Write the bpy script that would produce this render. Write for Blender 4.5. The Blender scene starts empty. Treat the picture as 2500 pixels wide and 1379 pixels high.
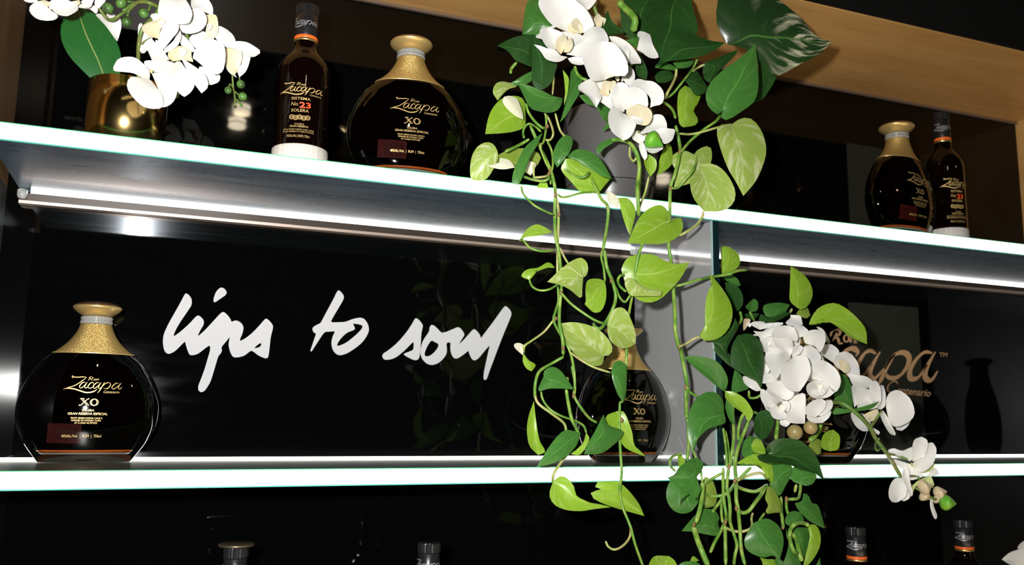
import bpy, bmesh, math, random
import numpy as np
from mathutils import Vector, Matrix
random.seed(7)
SC = bpy.context.scene
COL = SC.collection
S = 1.18                       # metres per shelf unit
ZC = 1.5                       # camera height
def wp(x, y, z): return Vector((x*S, y*S, ZC + z*S))
# ---------------------------------------------------------------- camera
FPX = 2119.57
CR = np.array([0.92955605, -0.36840859, 0.01416558])
CU = np.array([-0.06968092, -0.13782713, 0.98800215])
CF = np.array([0.36203608, 0.91939045, 0.15378909])
cam = bpy.data.cameras.new('camera'); camo = bpy.data.objects.new('camera', cam); COL.objects.link(camo)
camo.matrix_world = Matrix(((CR[0], CU[0], -CF[0], 0), (CR[1], CU[1], -CF[1], 0), (CR[2], CU[2], -CF[2], ZC), (0, 0, 0, 1)))
cam.sensor_width = 36; cam.lens = FPX/2500*36; cam.clip_start = .02
cam.dof.use_dof = True; cam.dof.focus_distance = 1.25; cam.dof.aperture_fstop = 5.0
SC.camera = camo
# ---------------------------------------------------------------- light
SC.view_settings.view_transform = 'Standard'; SC.view_settings.look = 'None'
SC.view_settings.exposure = 0.0; SC.view_settings.gamma = 1.0; SC.view_settings.use_curve_mapping = False
wd = bpy.data.worlds.new('dark_bar'); SC.world = wd; wd.use_nodes = True
wd.node_tree.nodes['Background'].inputs[0].default_value = (1.0, .82, .62, 1); wd.node_tree.nodes['Background'].inputs[1].default_value = .004
fl = bpy.data.lights.new('camera_flash', 'AREA'); fl.shape = 'DISK'; fl.size = .05; fl.energy = 30; fl.color = (1, .985, .96)
flo = bpy.data.objects.new('camera_flash', fl); COL.objects.link(flo)
flo.location = (-.115, .02, ZC + .075)
flo.rotation_euler = Vector((CF[0]*1-.02, CF[1], CF[2]+.03)).to_track_quat('-Z', 'Y').to_euler()
dl = bpy.data.lights.new('added_warm_fill', 'AREA'); dl.shape = 'RECTANGLE'; dl.size = 2.2; dl.size_y = .25; dl.energy = 8; dl.color = (1, .84, .62)  # unseen warm fill from below, added to brighten the oak underside and stoppers
dlo = bpy.data.objects.new('added_warm_fill', dl); COL.objects.link(dlo); dlo.location = (1.1, .1, .72)
dlo.rotation_euler = Vector((0, .75, 1)).to_track_quat('-Z', 'Y').to_euler()

# ---------------------------------------------------------------- pixels of the photo to points at a depth
CROP = dict(A=(1150,0,3.448), B=(1550,0,3.448), C=(1120,300,3.448), D=(1500,300,3.448), E=(1230,560,3.448), F=(1230,900,2.878),
 G=(1600,600,2.998), H=(1600,960,3.292), I=(1950,700,2.998), J=(1950,960,3.291), K=(50,0,5.013), L=(300,0,4.926), M=(1280,0,6.25),
 N=(1380,180,5.997), O=(1800,750,6.565), P=(1820,880,6.896), Q=(1960,800,4.927), S=(2060,1000,4.927), T=(1140,150,4.597),
 U=(1600,540,5.304), V=(1620,760,5.304), X=(1600,1020,5.304), Y=(1780,1000,5.304), Z=(1600,1180,6.931), AA=(1800,1180,6.931),
 BB=(1560,0,4.597), W=(380,660,2.7778), PX=(0,0,1.0))
def at(px, py, Y):
    d = CF + CR*((px-1250)/FPX) - CU*((py-689.5)/FPX)
    d = d*(Y/d[1]); return wp(*d)
def catmull(P, n):
    P = [np.array(p, float) for p in P]
    P = [2*P[0]-P[1]] + P + [2*P[-1]-P[-2]]
    out = []
    for i in range(1, len(P)-2):
        a, b, c, d = P[i-1:i+3]
        for k in range(n):
            t = k/n
            out.append(.5*((2*b)+(c-a)*t+(2*a-5*b+4*c-d)*t*t+(3*b-a-3*c+d)*t**3))
    out.append(P[-2]); return out
def resample(P, n):
    P = np.array(P); L = np.r_[0, np.cumsum(np.linalg.norm(np.diff(P, axis=0), axis=1))]
    t = np.linspace(0, L[-1], n); return np.stack([np.interp(t, L, P[:, k]) for k in range(P.shape[1])], 1)

# ---------------------------------------------------------------- materials
def mat(name, base=(.8,.8,.8), rough=.5, metal=0., spec=.5, trans=0., ior=1.45, emit=None, es=0., alpha=1., coat=0.):
    m = bpy.data.materials.new(name); m.use_nodes = True
    b = m.node_tree.nodes['Principled BSDF']; i = b.inputs
    i['Base Color'].default_value = (*base, 1); i['Roughness'].default_value = rough; i['Metallic'].default_value = metal
    i['Specular IOR Level'].default_value = spec; i['Transmission Weight'].default_value = trans; i['IOR'].default_value = ior
    i['Coat Weight'].default_value = coat
    if emit: i['Emission Color'].default_value = (*emit, 1); i['Emission Strength'].default_value = es
    return m
def nd(m, t, **kw):
    n = m.node_tree.nodes.new(t)
    for k, v in kw.items(): setattr(n, k, v)
    return n
def lk(m, a, b): m.node_tree.links.new(a, b)
def bsdf(m): return m.node_tree.nodes['Principled BSDF']
def mixc(m, fac, a, b):
    n = nd(m, 'ShaderNodeMix', data_type='RGBA')
    for s, v in ((n.inputs[0], fac), (n.inputs[6], a), (n.inputs[7], b)):
        if hasattr(v, 'node'): lk(m, v, s)
        else: s.default_value = v if isinstance(v, float) else (*v, 1)
    return n.outputs[2]
def math_(m, op, a, b=0.):
    n = nd(m, 'ShaderNodeMath', operation=op)
    for s, v in zip(n.inputs, (a, b)):
        if hasattr(v, 'node'): lk(m, v, s)
        else: s.default_value = v
    return n.outputs[0]
def noise(m, scale, detail=3., vec=None, dims='3D'):
    n = nd(m, 'ShaderNodeTexNoise'); n.inputs['Scale'].default_value = scale; n.inputs['Detail'].default_value = detail
    if vec is not None: lk(m, vec, n.inputs['Vector'])
    return n.outputs[0]
def ramp(m, fac, stops):
    n = nd(m, 'ShaderNodeValToRGB'); lk(m, fac, n.inputs[0]); e = n.color_ramp.elements
    for k, (p, c) in enumerate(stops):
        el = e[k] if k < 2 else e.new(p)
        el.position = p; el.color = (*c, 1) if not isinstance(c, float) else (c, c, c, 1)
    return n.outputs[0]
def bump(m, h, strength=.3, dist=.001):
    n = nd(m, 'ShaderNodeBump'); n.inputs['Strength'].default_value = strength; n.inputs['Distance'].default_value = dist
    lk(m, h, n.inputs['Height']); lk(m, n.outputs[0], bsdf(m).inputs['Normal'])
def mapped(m, scale, coord='Object'):
    tc = nd(m, 'ShaderNodeTexCoord'); mp = nd(m, 'ShaderNodeMapping'); mp.inputs['Scale'].default_value = scale
    lk(m, tc.outputs[coord], mp.inputs[0]); return mp.outputs[0]

def leaf_mat(name, base, vein, pale, palef, transl, rough=.32, sidev=.1, tipb=False):
    m = mat(name, base, rough, spec=.45)
    tc = nd(m, 'ShaderNodeTexCoord'); sp = nd(m, 'ShaderNodeSeparateXYZ'); lk(m, tc.outputs['UV'], sp.inputs[0])
    u = math_(m, 'ABSOLUTE', math_(m, 'SUBTRACT', sp.outputs[0], .5))
    mid = math_(m, 'LESS_THAN', u, .014)
    vv = math_(m, 'FRACT', math_(m, 'MULTIPLY', math_(m, 'SUBTRACT', sp.outputs[1], math_(m, 'MULTIPLY', u, .55)), 7.0))
    side = math_(m, 'MULTIPLY', math_(m, 'LESS_THAN', vv, .09), sidev)
    oi = nd(m, 'ShaderNodeObjectInfo')
    cb = nd(m, 'ShaderNodeCombineXYZ'); lk(m, math_(m, 'MULTIPLY', sp.outputs[0], 2.2), cb.inputs[0]); lk(m, math_(m, 'SUBTRACT', math_(m, 'MULTIPLY', sp.outputs[1], 7.0), math_(m, 'MULTIPLY', u, 5.0)), cb.inputs[1])
    lk(m, math_(m, 'MULTIPLY', oi.outputs['Random'], 40.0), cb.inputs[2])
    nz = noise(m, 1.6, 4., cb.outputs[0])
    patch = math_(m, 'MULTIPLY', ramp(m, nz, [(.5, 0.), (.68, 1.)]), palef)
    if tipb: patch = math_(m, 'MULTIPLY', patch, ramp(m, sp.outputs[1], [(.42, 0.), (.72, 1.)]))
    c = mixc(m, patch, base, pale)
    c = mixc(m, math_(m, 'MULTIPLY', noise(m, 55., 2., mapped(m, (1,1,1))), .35), c, tuple(x*.6 for x in base))
    c = mixc(m, side, c, vein); c = mixc(m, math_(m, 'MULTIPLY', mid, .8), c, vein)
    lk(m, c, bsdf(m).inputs['Base Color'])
    hh = math_(m, 'ADD', math_(m, 'MULTIPLY', side, -1.5), math_(m, 'MULTIPLY', mid, -1.)); bump(m, hh, .25, .0008)
    tr = nd(m, 'ShaderNodeBsdfTranslucent'); lk(m, c, tr.inputs[0]); mx = nd(m, 'ShaderNodeMixShader'); mx.inputs[0].default_value = transl
    lk(m, bsdf(m).outputs[0], mx.inputs[1]); lk(m, tr.outputs[0], mx.inputs[2]); lk(m, mx.outputs[0], m.node_tree.nodes['Material Output'].inputs[0])
    return m
LM = dict(
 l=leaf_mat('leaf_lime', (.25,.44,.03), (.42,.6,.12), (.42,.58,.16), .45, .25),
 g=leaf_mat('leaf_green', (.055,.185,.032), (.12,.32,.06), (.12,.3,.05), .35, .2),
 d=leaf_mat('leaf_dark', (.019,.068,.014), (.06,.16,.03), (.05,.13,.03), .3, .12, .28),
 c=leaf_mat('leaf_cream_streaked', (.34,.47,.09), (.5,.6,.25), (.66,.7,.4), .85, .25),
 w=leaf_mat('leaf_cream', (.78,.76,.6), (.85,.84,.7), (.6,.66,.36), .35, .25),
 o=leaf_mat('leaf_olive', (.2,.3,.035), (.34,.42,.1), (.34,.4,.14), .5, .22),
 v=leaf_mat('leaf_dark_variegated', (.015,.045,.012), (.06,.16,.03), (.72,.7,.48), .95, .12, .28, .05, True),
 s=leaf_mat('leaf_strap', (.018,.12,.024), (.3,.34,.1), (.06,.16,.035), .2, .08, .35, 0.))
def petal_mat(name, base, deep, transl=.25):
    m = mat(name, base, .45, spec=.35)
    tc = nd(m, 'ShaderNodeTexCoord'); sp = nd(m, 'ShaderNodeSeparateXYZ'); lk(m, tc.outputs['UV'], sp.inputs[0])
    cb = nd(m, 'ShaderNodeCombineXYZ'); lk(m, math_(m, 'MULTIPLY', sp.outputs[0], 30.), cb.inputs[0]); lk(m, math_(m, 'MULTIPLY', sp.outputs[1], 1.5), cb.inputs[1])
    nz = noise(m, 1., 2., cb.outputs[0])
    f = math_(m, 'MULTIPLY', math_(m, 'POWER', math_(m, 'SUBTRACT', 1., sp.outputs[1]), 3.), .6)
    c = mixc(m, f, base, deep); lk(m, c, bsdf(m).inputs['Base Color']); bump(m, nz, .22, .0006)
    tr = nd(m, 'ShaderNodeBsdfTranslucent'); lk(m, c, tr.inputs[0]); mx = nd(m, 'ShaderNodeMixShader'); mx.inputs[0].default_value = transl
    lk(m, bsdf(m).outputs[0], mx.inputs[1]); lk(m, tr.outputs[0], mx.inputs[2]); lk(m, mx.outputs[0], m.node_tree.nodes['Material Output'].inputs[0])
    return m
PM = dict(p=petal_mat('petal_white', (.85,.845,.83), (.84,.82,.68)), q=petal_mat('petal_cream', (.82,.75,.54), (.8,.55,.18)), y=petal_mat('petal_greenish', (.6,.66,.3), (.5,.6,.2)), t=petal_mat('petal_tan', (.66,.5,.33), (.5,.4,.2)))
def lip_mat():
    m = mat('lip_spotted', (.85,.8,.66), .4)
    v = nd(m, 'ShaderNodeTexVoronoi'); v.inputs['Scale'].default_value = 420; lk(m, mapped(m, (1,1,1)), v.inputs['Vector'])
    f = math_(m, 'MULTIPLY', math_(m, 'LESS_THAN', v.outputs['Distance'], .28), math_(m, 'GREATER_THAN', noise(m, 120., 1., mapped(m, (1,1,1))), .52))
    lk(m, mixc(m, f, (.84,.8,.68), (.5,.14,.04)), bsdf(m).inputs['Base Color']); return m
M_LIP = lip_mat()
M_LIPC = mat('lip_orange', (.8,.42,.06), .4)
def stem_mat(name, a, b):
    m = mat(name, a, .4); lk(m, mixc(m, ramp(m, noise(m, 60., 3., mapped(m, (1,1,1))), [(.4,0.),(.65,1.)]), a, b), bsdf(m).inputs['Base Color']); return m
M_VINE = stem_mat('vine_green', (.1,.25,.03), (.24,.36,.06)); M_VINE2 = stem_mat('vine_pale', (.3,.38,.09), (.42,.36,.16)); M_NODE = mat('vine_node', (.3,.16,.07), .7)
M_OST = stem_mat('orchid_stem', (.1,.2,.035), (.16,.16,.04)); M_BUDG = stem_mat('bud_green', (.09,.36,.02), (.2,.42,.04)); M_BUDK = stem_mat('bud_speckled', (.09,.22,.04), (.03,.06,.015)); M_BUDT = stem_mat('bud_brown', (.36,.22,.09), (.28,.24,.09)); M_BUDC = stem_mat('bud_cream', (.62,.5,.33), (.55,.42,.25))

# ---------------------------------------------------------------- objects
def tag(o, label=None, cat=None, group=None, kind=None):
    for k, v in (('label', label), ('category', cat), ('group', group), ('kind', kind)):
        if v: o[k] = v
    return o
def empty(name, loc, label=None, cat=None, group=None):
    o = bpy.data.objects.new(name, None); COL.objects.link(o); o.location = loc; o.empty_display_size = .05
    return tag(o, label, cat, group)
def link(name, me, parent=None, loc=(0,0,0), smooth=True, m=None):
    o = bpy.data.objects.new(name, me); COL.objects.link(o)
    if m is not None:
        me.materials.clear(); me.materials.append(m)
    if smooth:
        for p in me.polygons: p.use_smooth = True
    if parent: o.parent = parent
    o.location = loc; return o
def pydata(name, V, F, m, parent=None, uv=None, smooth=True):
    """V in world coordinates; stored relative to the parent's origin"""
    off = Vector(parent.location) if parent and parent.parent is None else (Vector(parent.location)+Vector(parent.parent.location) if parent else Vector((0,0,0)))
    me = bpy.data.meshes.new(name); me.from_pydata([Vector(v)-off for v in V], [], F); me.update()
    if uv is not None:
        l = me.uv_layers.new(name='UVMap')
        for lp in me.loops: l.data[lp.index].uv = uv[lp.vertex_index]
    return link(name, me, parent, smooth=smooth, m=m)
def box(name, a, b, m, parent=None, bevel=.0, kind=None):
    """box between two world corners"""
    c = [(a[i]+b[i])/2 for i in range(3)]
    bm = bmesh.new(); bmesh.ops.create_cube(bm, size=1)
    for v in bm.verts: v.co = Vector([v.co[i]*abs(b[i]-a[i]) for i in range(3)])
    if bevel: bmesh.ops.bevel(bm, geom=bm.edges[:], offset=bevel, segments=2, affect='EDGES')
    me = bpy.data.meshes.new(name); bm.to_mesh(me); bm.free()
    off = Vector(parent.location) if parent else Vector((0,0,0))
    o = link(name, me, parent, Vector(c)-off, False, m)
    if kind: o['kind'] = kind
    return o
def lathe(name, prof, m, parent=None, n=40, loc=(0,0,0), dfun=None, closed=True):
    """prof: (z, w) or (z, w, d) half width / half depth"""
    V, F = [], []
    for p in prof:
        z, w = p[0], p[1]; d = p[2] if len(p) > 2 else w
        for k in range(n):
            a = 2*math.pi*k/n; V.append((w*math.cos(a), d*math.sin(a), z))
    for i in range(len(prof)-1):
        for k in range(n):
            F.append((i*n+k, i*n+(k+1)%n, (i+1)*n+(k+1)%n, (i+1)*n+k))
    if closed:
        F.append(tuple(reversed(range(n)))); F.append(tuple((len(prof)-1)*n+k for k in range(n)))
    me = bpy.data.meshes.new(name); me.from_pydata(V, [], F); me.update()
    return link(name, me, parent, loc, True, m)
def smooth_prof(P, n=5):
    return [tuple(x) for x in catmull(P, n)]
def tube(name, pts, rad, m, parent=None, seg=6, n=5, taper=1.0):
    """pts world"""
    C = catmull([tuple(p) for p in pts], n); C = [Vector(c) for c in C]
    V, F = [], []; nrm = Vector((.3,.9,.2))
    for i, c in enumerate(C):
        t = (C[min(i+1, len(C)-1)]-C[max(i-1, 0)]).normalized()
        nrm = (nrm - t*nrm.dot(t));
        if nrm.length < 1e-4: nrm = t.orthogonal()
        nrm.normalize(); bn = t.cross(nrm)
        f = i/(len(C)-1); rr = (rad if not callable(rad) else rad(f))*(1+(taper-1)*f)*(.55 if i in (0, len(C)-1) else 1)
        for k in range(seg):
            a = 2*math.pi*k/seg; V.append(c + (nrm*math.cos(a)+bn*math.sin(a))*rr)
    for i in range(len(C)-1):
        for k in range(seg): F.append((i*seg+k, i*seg+(k+1)%seg, (i+1)*seg+(k+1)%seg, (i+1)*seg+k))
    F.append(tuple(reversed(range(seg)))); F.append(tuple((len(C)-1)*seg+k for k in range(seg)))
    return pydata(name, V, F, m, parent)
def pxs(s, cr):
    x0, y0, sc = CROP[cr]; a = [float(v) for v in s.split()]
    return [(x0+a[i]/sc, y0+a[i+1]/sc) for i in range(0, len(a), 2)]
def blade(name, line, m, parent, fold=None, cup=1.0, N=17, ripple=.0, full=1.0):
    """line: crop Y dY | base | side pts | tip | side pts back to base  -> one leaf or petal surface with real depth"""
    h, b, l, t, r = [x.strip() for x in line.split('|')]
    h = h.split(); cr = h[0]; Y0 = float(h[1]); dY = float(h[2])
    B, L, T, Rr = pxs(b, cr)[0], pxs(l, cr), pxs(t, cr)[0], pxs(r, cr)
    A = resample(catmull([B]+L+[T], 6), N); Q = resample(catmull([B]+Rr[::-1]+[T], 6), N)
    Bn, Tn = np.array(B), np.array(T)
    rng = random.Random(line)
    if fold is None: fold = rng.choice((-1, 1, 1))*rng.uniform(.25, .5)
    tw = rng.uniform(-.25, .25)
    ctr = (A+Q)/2
    cols = (0, .33, .66, .9, 1)
    V, uv, F = [], [], []
    for i in range(N):
        s = i/(N-1); lin = Bn+(Tn-Bn)*s; wmid = .55*math.sin(math.pi*s)
        mid = lin*(1-wmid)+ctr[i]*wmid
        row = []
        for sd, C in ((0, A), (1, Q)):
            w = np.linalg.norm(C[i]-mid)
            for u in (cols[::-1] if sd == 0 else cols[1:]):
                p = mid+(C[i]-mid)*u*full
                zz = fold*(u**1.4)*w + tw*(u*w)*(1 if sd else -1) - cup*.12*np.linalg.norm(Tn-Bn)*math.sin(math.pi*s)
                if u == 1: zz += ripple*math.sin(s*11+sd*2)*w
                Y = Y0 + dY*s + zz/FPX*1.0*.75
                V.append(at(p[0], p[1], Y)); uv.append((.5+(.5*u if sd else -.5*u), s))
    nc = 2*len(cols)-1
    for i in range(N-1):
        for k in range(nc-1):
            F.append((i*nc+k, i*nc+k+1, (i+1)*nc+k+1, (i+1)*nc+k))
    return pydata(name, V, F, m, parent, uv)
def vine(name, line, parent, m=None, n=5):
    """crop Y radius_px | points"""
    h, p = line.split('|'); h = h.split(); P = pxs(p, h[0]); Y = float(h[1]); rp = float(h[2])
    W = [at(x, y, Y + .006*math.sin(i*1.7)) for i, (x, y) in enumerate(P)]
    d = (W[len(W)//2]-Vector((0,0,ZC))).length
    return tube(name, W, rp*d/FPX, m or M_VINE, parent, 6, n)
def bud(name, cr, x, y, rpx, Y, m, parent, stretch=1.15, ang=0., ridges=0, rnd=False):
    x0, y0, sc = CROP[cr]; c = at(x0+x/sc, y0+y/sc, Y); r = rpx/sc*(c-Vector((0,0,ZC))).length/FPX
    prof = [(0,.02),(.1,.4),(.3,.72),(.6,.95),(.95,1.),(1.3,.93),(1.6,.72),(1.82,.4),(1.9,.02)] if rnd else [(0,.02),(.12,.45),(.35,.85),(.6,.98),(.85,.9),(1.15,.7),(1.5,.42),(1.8,.18),(1.95,.03)]
    V, F = [], []; n = 16; d = Vector((math.cos(ang), -.25, math.sin(ang))).normalized(); q = d.to_track_quat('Z', 'Y')
    for z, w in smooth_prof(prof, 2):
        for k in range(n):
            a = 2*math.pi*k/n; ww = w*(1-(.07 if k % 2 and ridges else 0)); V.append(c + q @ Vector((ww*math.cos(a)*r, ww*math.sin(a)*r, (z-.95)*r*stretch)))
    R_ = len(V)//n
    for i in range(R_-1):
        for k in range(n): F.append((i*n+k, i*n+(k+1)%n, (i+1)*n+(k+1)%n, (i+1)*n+k))
    return pydata(name, V, F, m, parent)
# ---------------------------------------------------------------- the setting
YB = 1.2355; XL = -.2055; XR = 1.612
ZUT, ZUB, ZLT, ZLB, ZH, ZT3 = .2950, .2766, -.0602, -.0785, .6243, -.364
M_WALL = mat('black_gloss', (.0012,.0013,.0013), .06, spec=.33)
nzw = noise(M_WALL, 9., 5., mapped(M_WALL, (1, 1, 5)))
lk(M_WALL, ramp(M_WALL, nzw, [(.35, .02), (.75, .06)]), bsdf(M_WALL).inputs['Roughness'])
def wood_mat(name, a, b, rough, sc):
    m = mat(name, a, rough); n1 = noise(m, 2.2, 6., mapped(m, sc)); n2 = noise(m, 9., 3., mapped(m, tuple(x*1.5 for x in sc)))
    c = mixc(m, ramp(m, n1, [(.3, 0.), (.7, 1.)]), a, b); c = mixc(m, ramp(m, n2, [(.55, 0.), (.7, .3)]), c, tuple(x*.6 for x in b)); lk(m, c, bsdf(m).inputs['Base Color']); bump(m, n1, .08, .001); return m
M_WOODH = wood_mat('oak_header', (.6,.34,.115), (.48,.25,.075), .42, (1, 9, 9))
M_WOODP = wood_mat('brown_oak_side', (.26,.17,.085), (.18,.11,.055), .35, (9, 9, 1))
M_SATIN = wood_mat('satin_dark_panel', (.1,.097,.094), (.06,.058,.057), .3, (14, 14, .8))
M_BLACK = mat('matt_black', (.004,.004,.004), .7, spec=.2)
box('wall_back', wp(-.55, YB, -1.15), wp(1.95, YB+.03, 1.0), M_WALL, kind='structure')
box('wall_left', wp(XL-.03, .985, ZUB+.003), wp(XL, YB, ZH), M_WOODP, kind='structure')
box('wall_left', wp(XL-.03, .985, -1.15), wp(XL, YB, ZUB+.003), M_SATIN, kind='structure')
box('wall_right', wp(XR, .985, ZUB+.003), wp(XR+.03, YB, ZH), M_WOODH, kind='structure')
box('wall_right', wp(XR, .985, -1.15), wp(XR+.03, YB, ZUB+.003), M_SATIN, kind='structure')
box('floor', wp(-3.2, -3.2, -1.17), wp(4.2, YB+.03, -1.15), M_BLACK, kind='structure')
hd = box('trim_1', wp(XL-.03, .98, ZH), wp(XR+.03, YB, ZH+.03), M_WOODH, kind='structure')
box('trim_2', wp(XL-.03, .972, ZH+.0015), wp(XR+.03, .98, ZH+.25), M_BLACK, kind='structure')
M_PINK = mat('pale_trim', (.2,.14,.1), .4, .3)
box('trim_3', wp(XL, YB-.006, ZH-.005), wp(XR, YB-.0005, ZH-.0005), M_PINK, kind='structure')

box('added_post', wp(XL-.034, .955, ZUB), wp(XL+.004, .985, ZH), M_WOODH, kind='structure')  # unseen oak post, added for its tan stripe in the gold vase
# ---------------------------------------------------------------- lit glass shelves
M_SLAB = mat('silvery_slab', (.13,.16,.18), .3, .75, spec=.6)
ns = noise(M_SLAB, 7., 6., mapped(M_SLAB, (.6, 5, 1)))
lk(M_SLAB, ramp(M_SLAB, ns, [(.3, .24), (.75, .34)]), bsdf(M_SLAB).inputs['Roughness'])
lk(M_SLAB, mixc(M_SLAB, ramp(M_SLAB, ns, [(.45, 0.), (.8, .55)]), (.17,.245,.335), (.35,.41,.47)), bsdf(M_SLAB).inputs['Base Color'])
M_SLABL = mat('green_glass_slab', (.035,.055,.045), .3, spec=.35, emit=(.35,1,.5), es=.004)
M_EDGE = mat('lit_edge', (.9,.95,.92), .4, emit=(.95,1,.97), es=3.2)
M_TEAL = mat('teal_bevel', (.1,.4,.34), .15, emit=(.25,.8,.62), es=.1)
M_GRN = mat('glowing_arris', (.1,.5,.25), .15, emit=(.2,.9,.4), es=.13)  # emission added for the green fringe of light along the edge
M_LED = mat('led_strip', (.9,.9,.85), .4, emit=(1,.97,.9), es=9)
M_BRONZE = mat('bronze_channel', (.045,.032,.024), .4, .3)
M_BRONZE2 = mat('pale_bronze', (.62,.48,.4), .35, .7)
M_CLIP = mat('clear_clip', (.9,.93,.92), .05, trans=.8)
def shelf(zt, zb, x0, x1, label, under, led_top, led_bot):
    t = empty('lit_glass_shelf', wp((x0+x1)/2, 1.1, zb), label, 'shelf')
    box('glass_slab', wp(x0, 1.0035, zb), wp(x1, YB-.0012, zt), under, t)
    e0, e1 = zb+.0016, zt-.0004
    box('light_edge', wp(x0, 1.0, e0), wp(x1, 1.0033, e1), M_EDGE, t)
    tag(box('glass_bevel', wp(x0, 1.0002, e1+.0001), wp(x1, 1.0034, zt+.0008), M_GRN, t), 'glass arris with added green glow above the lit edge')
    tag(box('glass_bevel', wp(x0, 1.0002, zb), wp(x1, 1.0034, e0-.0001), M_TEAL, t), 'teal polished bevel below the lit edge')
    if led_bot:
        box('led_strip', wp(x0+.012, YB-.012, zb-.0038), wp(x1-.012, YB-.004, zb-.0002), M_LED, t)
        tag(box('metal_channel', wp(x0, YB-.014, zb-.0140), wp(x1, YB-.0015, zb-.0042), M_BRONZE, t), 'bronze light channel along the wall')
        tag(box('channel_lip', wp(x0, YB-.0155, zb-.0180), wp(x1, YB-.0015, zb-.0141), M_BRONZE2, t), 'pale bronze lip of the channel')
    if led_top:
        box('led_strip', wp(x0+.004, YB-.008, zt+.0002), wp(x1-.004, YB-.0015, zt+.0032), M_LED, t)
    for cx in (x0+.004, .690):
        if led_bot:
            lathe('clip', [(0, .005), (.004, .007), (.012, .007), (.014, .004)], M_CLIP, t, 12, wp(cx, YB-.02, zb-.0125)-t.location)
    return t
shelf(ZUT, ZUB, -.189, XR-.002, 'upper glass shelf with glowing white front edge and silvery underside', M_SLAB, False, True)
shelf(ZLT, ZLB, -.189, XR-.002, 'middle glass shelf with glowing white edge below the white slogan', M_SLABL, True, False)
b3 = empty('dark_shelf', wp(.7, 1.1, ZT3-.02), 'dark lower shelf under the capped bottle tops', 'shelf')
box('board', wp(XL, 1.0, ZT3-.018), wp(XR, YB-.001, ZT3), M_BLACK, b3)
# glass divider
M_DIV = mat('smoked_divider', (.42,.42,.425), .08, .25, spec=.8)
M_DIVE = mat('divider_edge', (.004,.014,.016), .06, spec=.6)
dv = empty('glass_divider', wp(.699, 1.1, ZLT), 'smoky grey glass divider panel standing between the two lit shelves', 'glass panel')
box('pane', wp(.6935, 1.0045, ZLT+.0005), wp(.7035, YB-.016, ZUB-.0005), M_DIV, dv)
tag(box('polished_edge', wp(.6938, 1.001, ZLT+.0005), wp(.7042, 1.0044, ZUB-.0005), M_DIVE, dv), 'dark teal polished front edge')
tag(box('edge_bevel', wp(.6922, 1.0006, ZLT+.0005), wp(.6937, 1.0043, ZUB-.0005), mat('pale_bevel', (.3,.42,.42), .15), dv), 'pale bevel of the front edge')
dv2 = empty('glass_divider', wp(.699, 1.1, ZT3), 'dark glass divider panel below the middle shelf behind the trailing vines', 'glass panel')
box('pane', wp(.6935, 1.04, ZT3+.0005), wp(.7035, YB-.001, ZLB-.0005), mat('dark_divider', (.003,.003,.003), .1, spec=.25), dv2)
# dim room reflections in the gloss wall, built as thin coloured sheets
M_OLV = mat('olive_reflection', (.019,.02,.015), .55, spec=.25)
def wallreflection(p0, p1, label):
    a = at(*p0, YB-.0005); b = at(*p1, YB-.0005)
    t = empty('wall_reflection', (a+b)/2, label, 'reflection')
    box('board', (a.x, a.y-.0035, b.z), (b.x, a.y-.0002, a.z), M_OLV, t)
wallreflection((2070, 738), (2258, 1098), 'dim olive rectangular panel behind the copper script on the wall')  # thin sheet for a room reflection in the gloss wall
wallreflection((2066, 350), (2162, 560), 'dim olive panel on the wall behind the round decanter of the upper shelf')  # thin sheet for a room reflection in the gloss wall

# ---------------------------------------------------------------- lettering helpers
def poly_mesh(name, polys, m, parent, place, depth=.0):
    """filled outlines with holes through a 2D curve, placed by place(x, y) -> world"""
    cu = bpy.data.curves.new(name, 'CURVE'); cu.dimensions = '2D'; cu.fill_mode = 'FRONT'
    for P in polys:
        sp = cu.splines.new('POLY'); sp.points.add(len(P)-1); sp.use_cyclic_u = True
        for q, p in zip(sp.points, P): q.co = (p[0], -p[1], 0, 1)
    o = bpy.data.objects.new(name, cu); me = bpy.data.meshes.new_from_object(o)
    V = [place(v.co.x, -v.co.y) for v in me.vertices]; F = [tuple(p.vertices) for p in me.polygons]
    bpy.data.objects.remove(o); bpy.data.curves.remove(cu)
    if depth:
        n = len(V); bm = bmesh.new(); vs = [bm.verts.new(v) for v in V]
        for f in F:
            try: bm.faces.new([vs[i] for i in f])
            except ValueError: pass
        bm.normal_update()
        ex = bmesh.ops.extrude_face_region(bm, geom=bm.faces[:])
        for e in ex['geom']:
            if isinstance(e, bmesh.types.BMVert): e.co.y -= depth
        bm.verts.ensure_lookup_table(); bm.faces.ensure_lookup_table()
        V = [v.co.copy() for v in bm.verts]; bm.verts.index_update(); F = [tuple(v.index for v in f.verts) for f in bm.faces]; bm.free()
    return pydata(name, V, F, m, parent, smooth=False)
def closed_smooth(P, n=4):
    P = [np.array(p, float) for p in P]; out = []; k = len(P)
    for i in range(k):
        a, b, c, d = P[i-1], P[i], P[(i+1) % k], P[(i+2) % k]
        v1, v2 = b-a, c-b
        for j in range(n):
            t = j/n; out.append(tuple(.5*((2*b)+(c-a)*t*.8+(a*.8+0)*0+((2*a-5*b+4*c-d))*t*t*1.0+(3*b-a-3*c+d)*t**3) if False else b+(c-b)*t*1.0))
    return out
def rounded(P):
    """corner-cut once so that straight runs stay straight and corners soften"""
    out = []; k = len(P)
    for i in range(k):
        a, b = np.array(P[i], float), np.array(P[(i+1) % k], float)
        out += [tuple(a+(b-a)*.22), tuple(a+(b-a)*.78)]
    return out
def pts(s):
    a = [float(v) for v in s.replace(',', ' ').split()]; return [(a[i], a[i+1]) for i in range(0, len(a), 2)]
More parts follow.
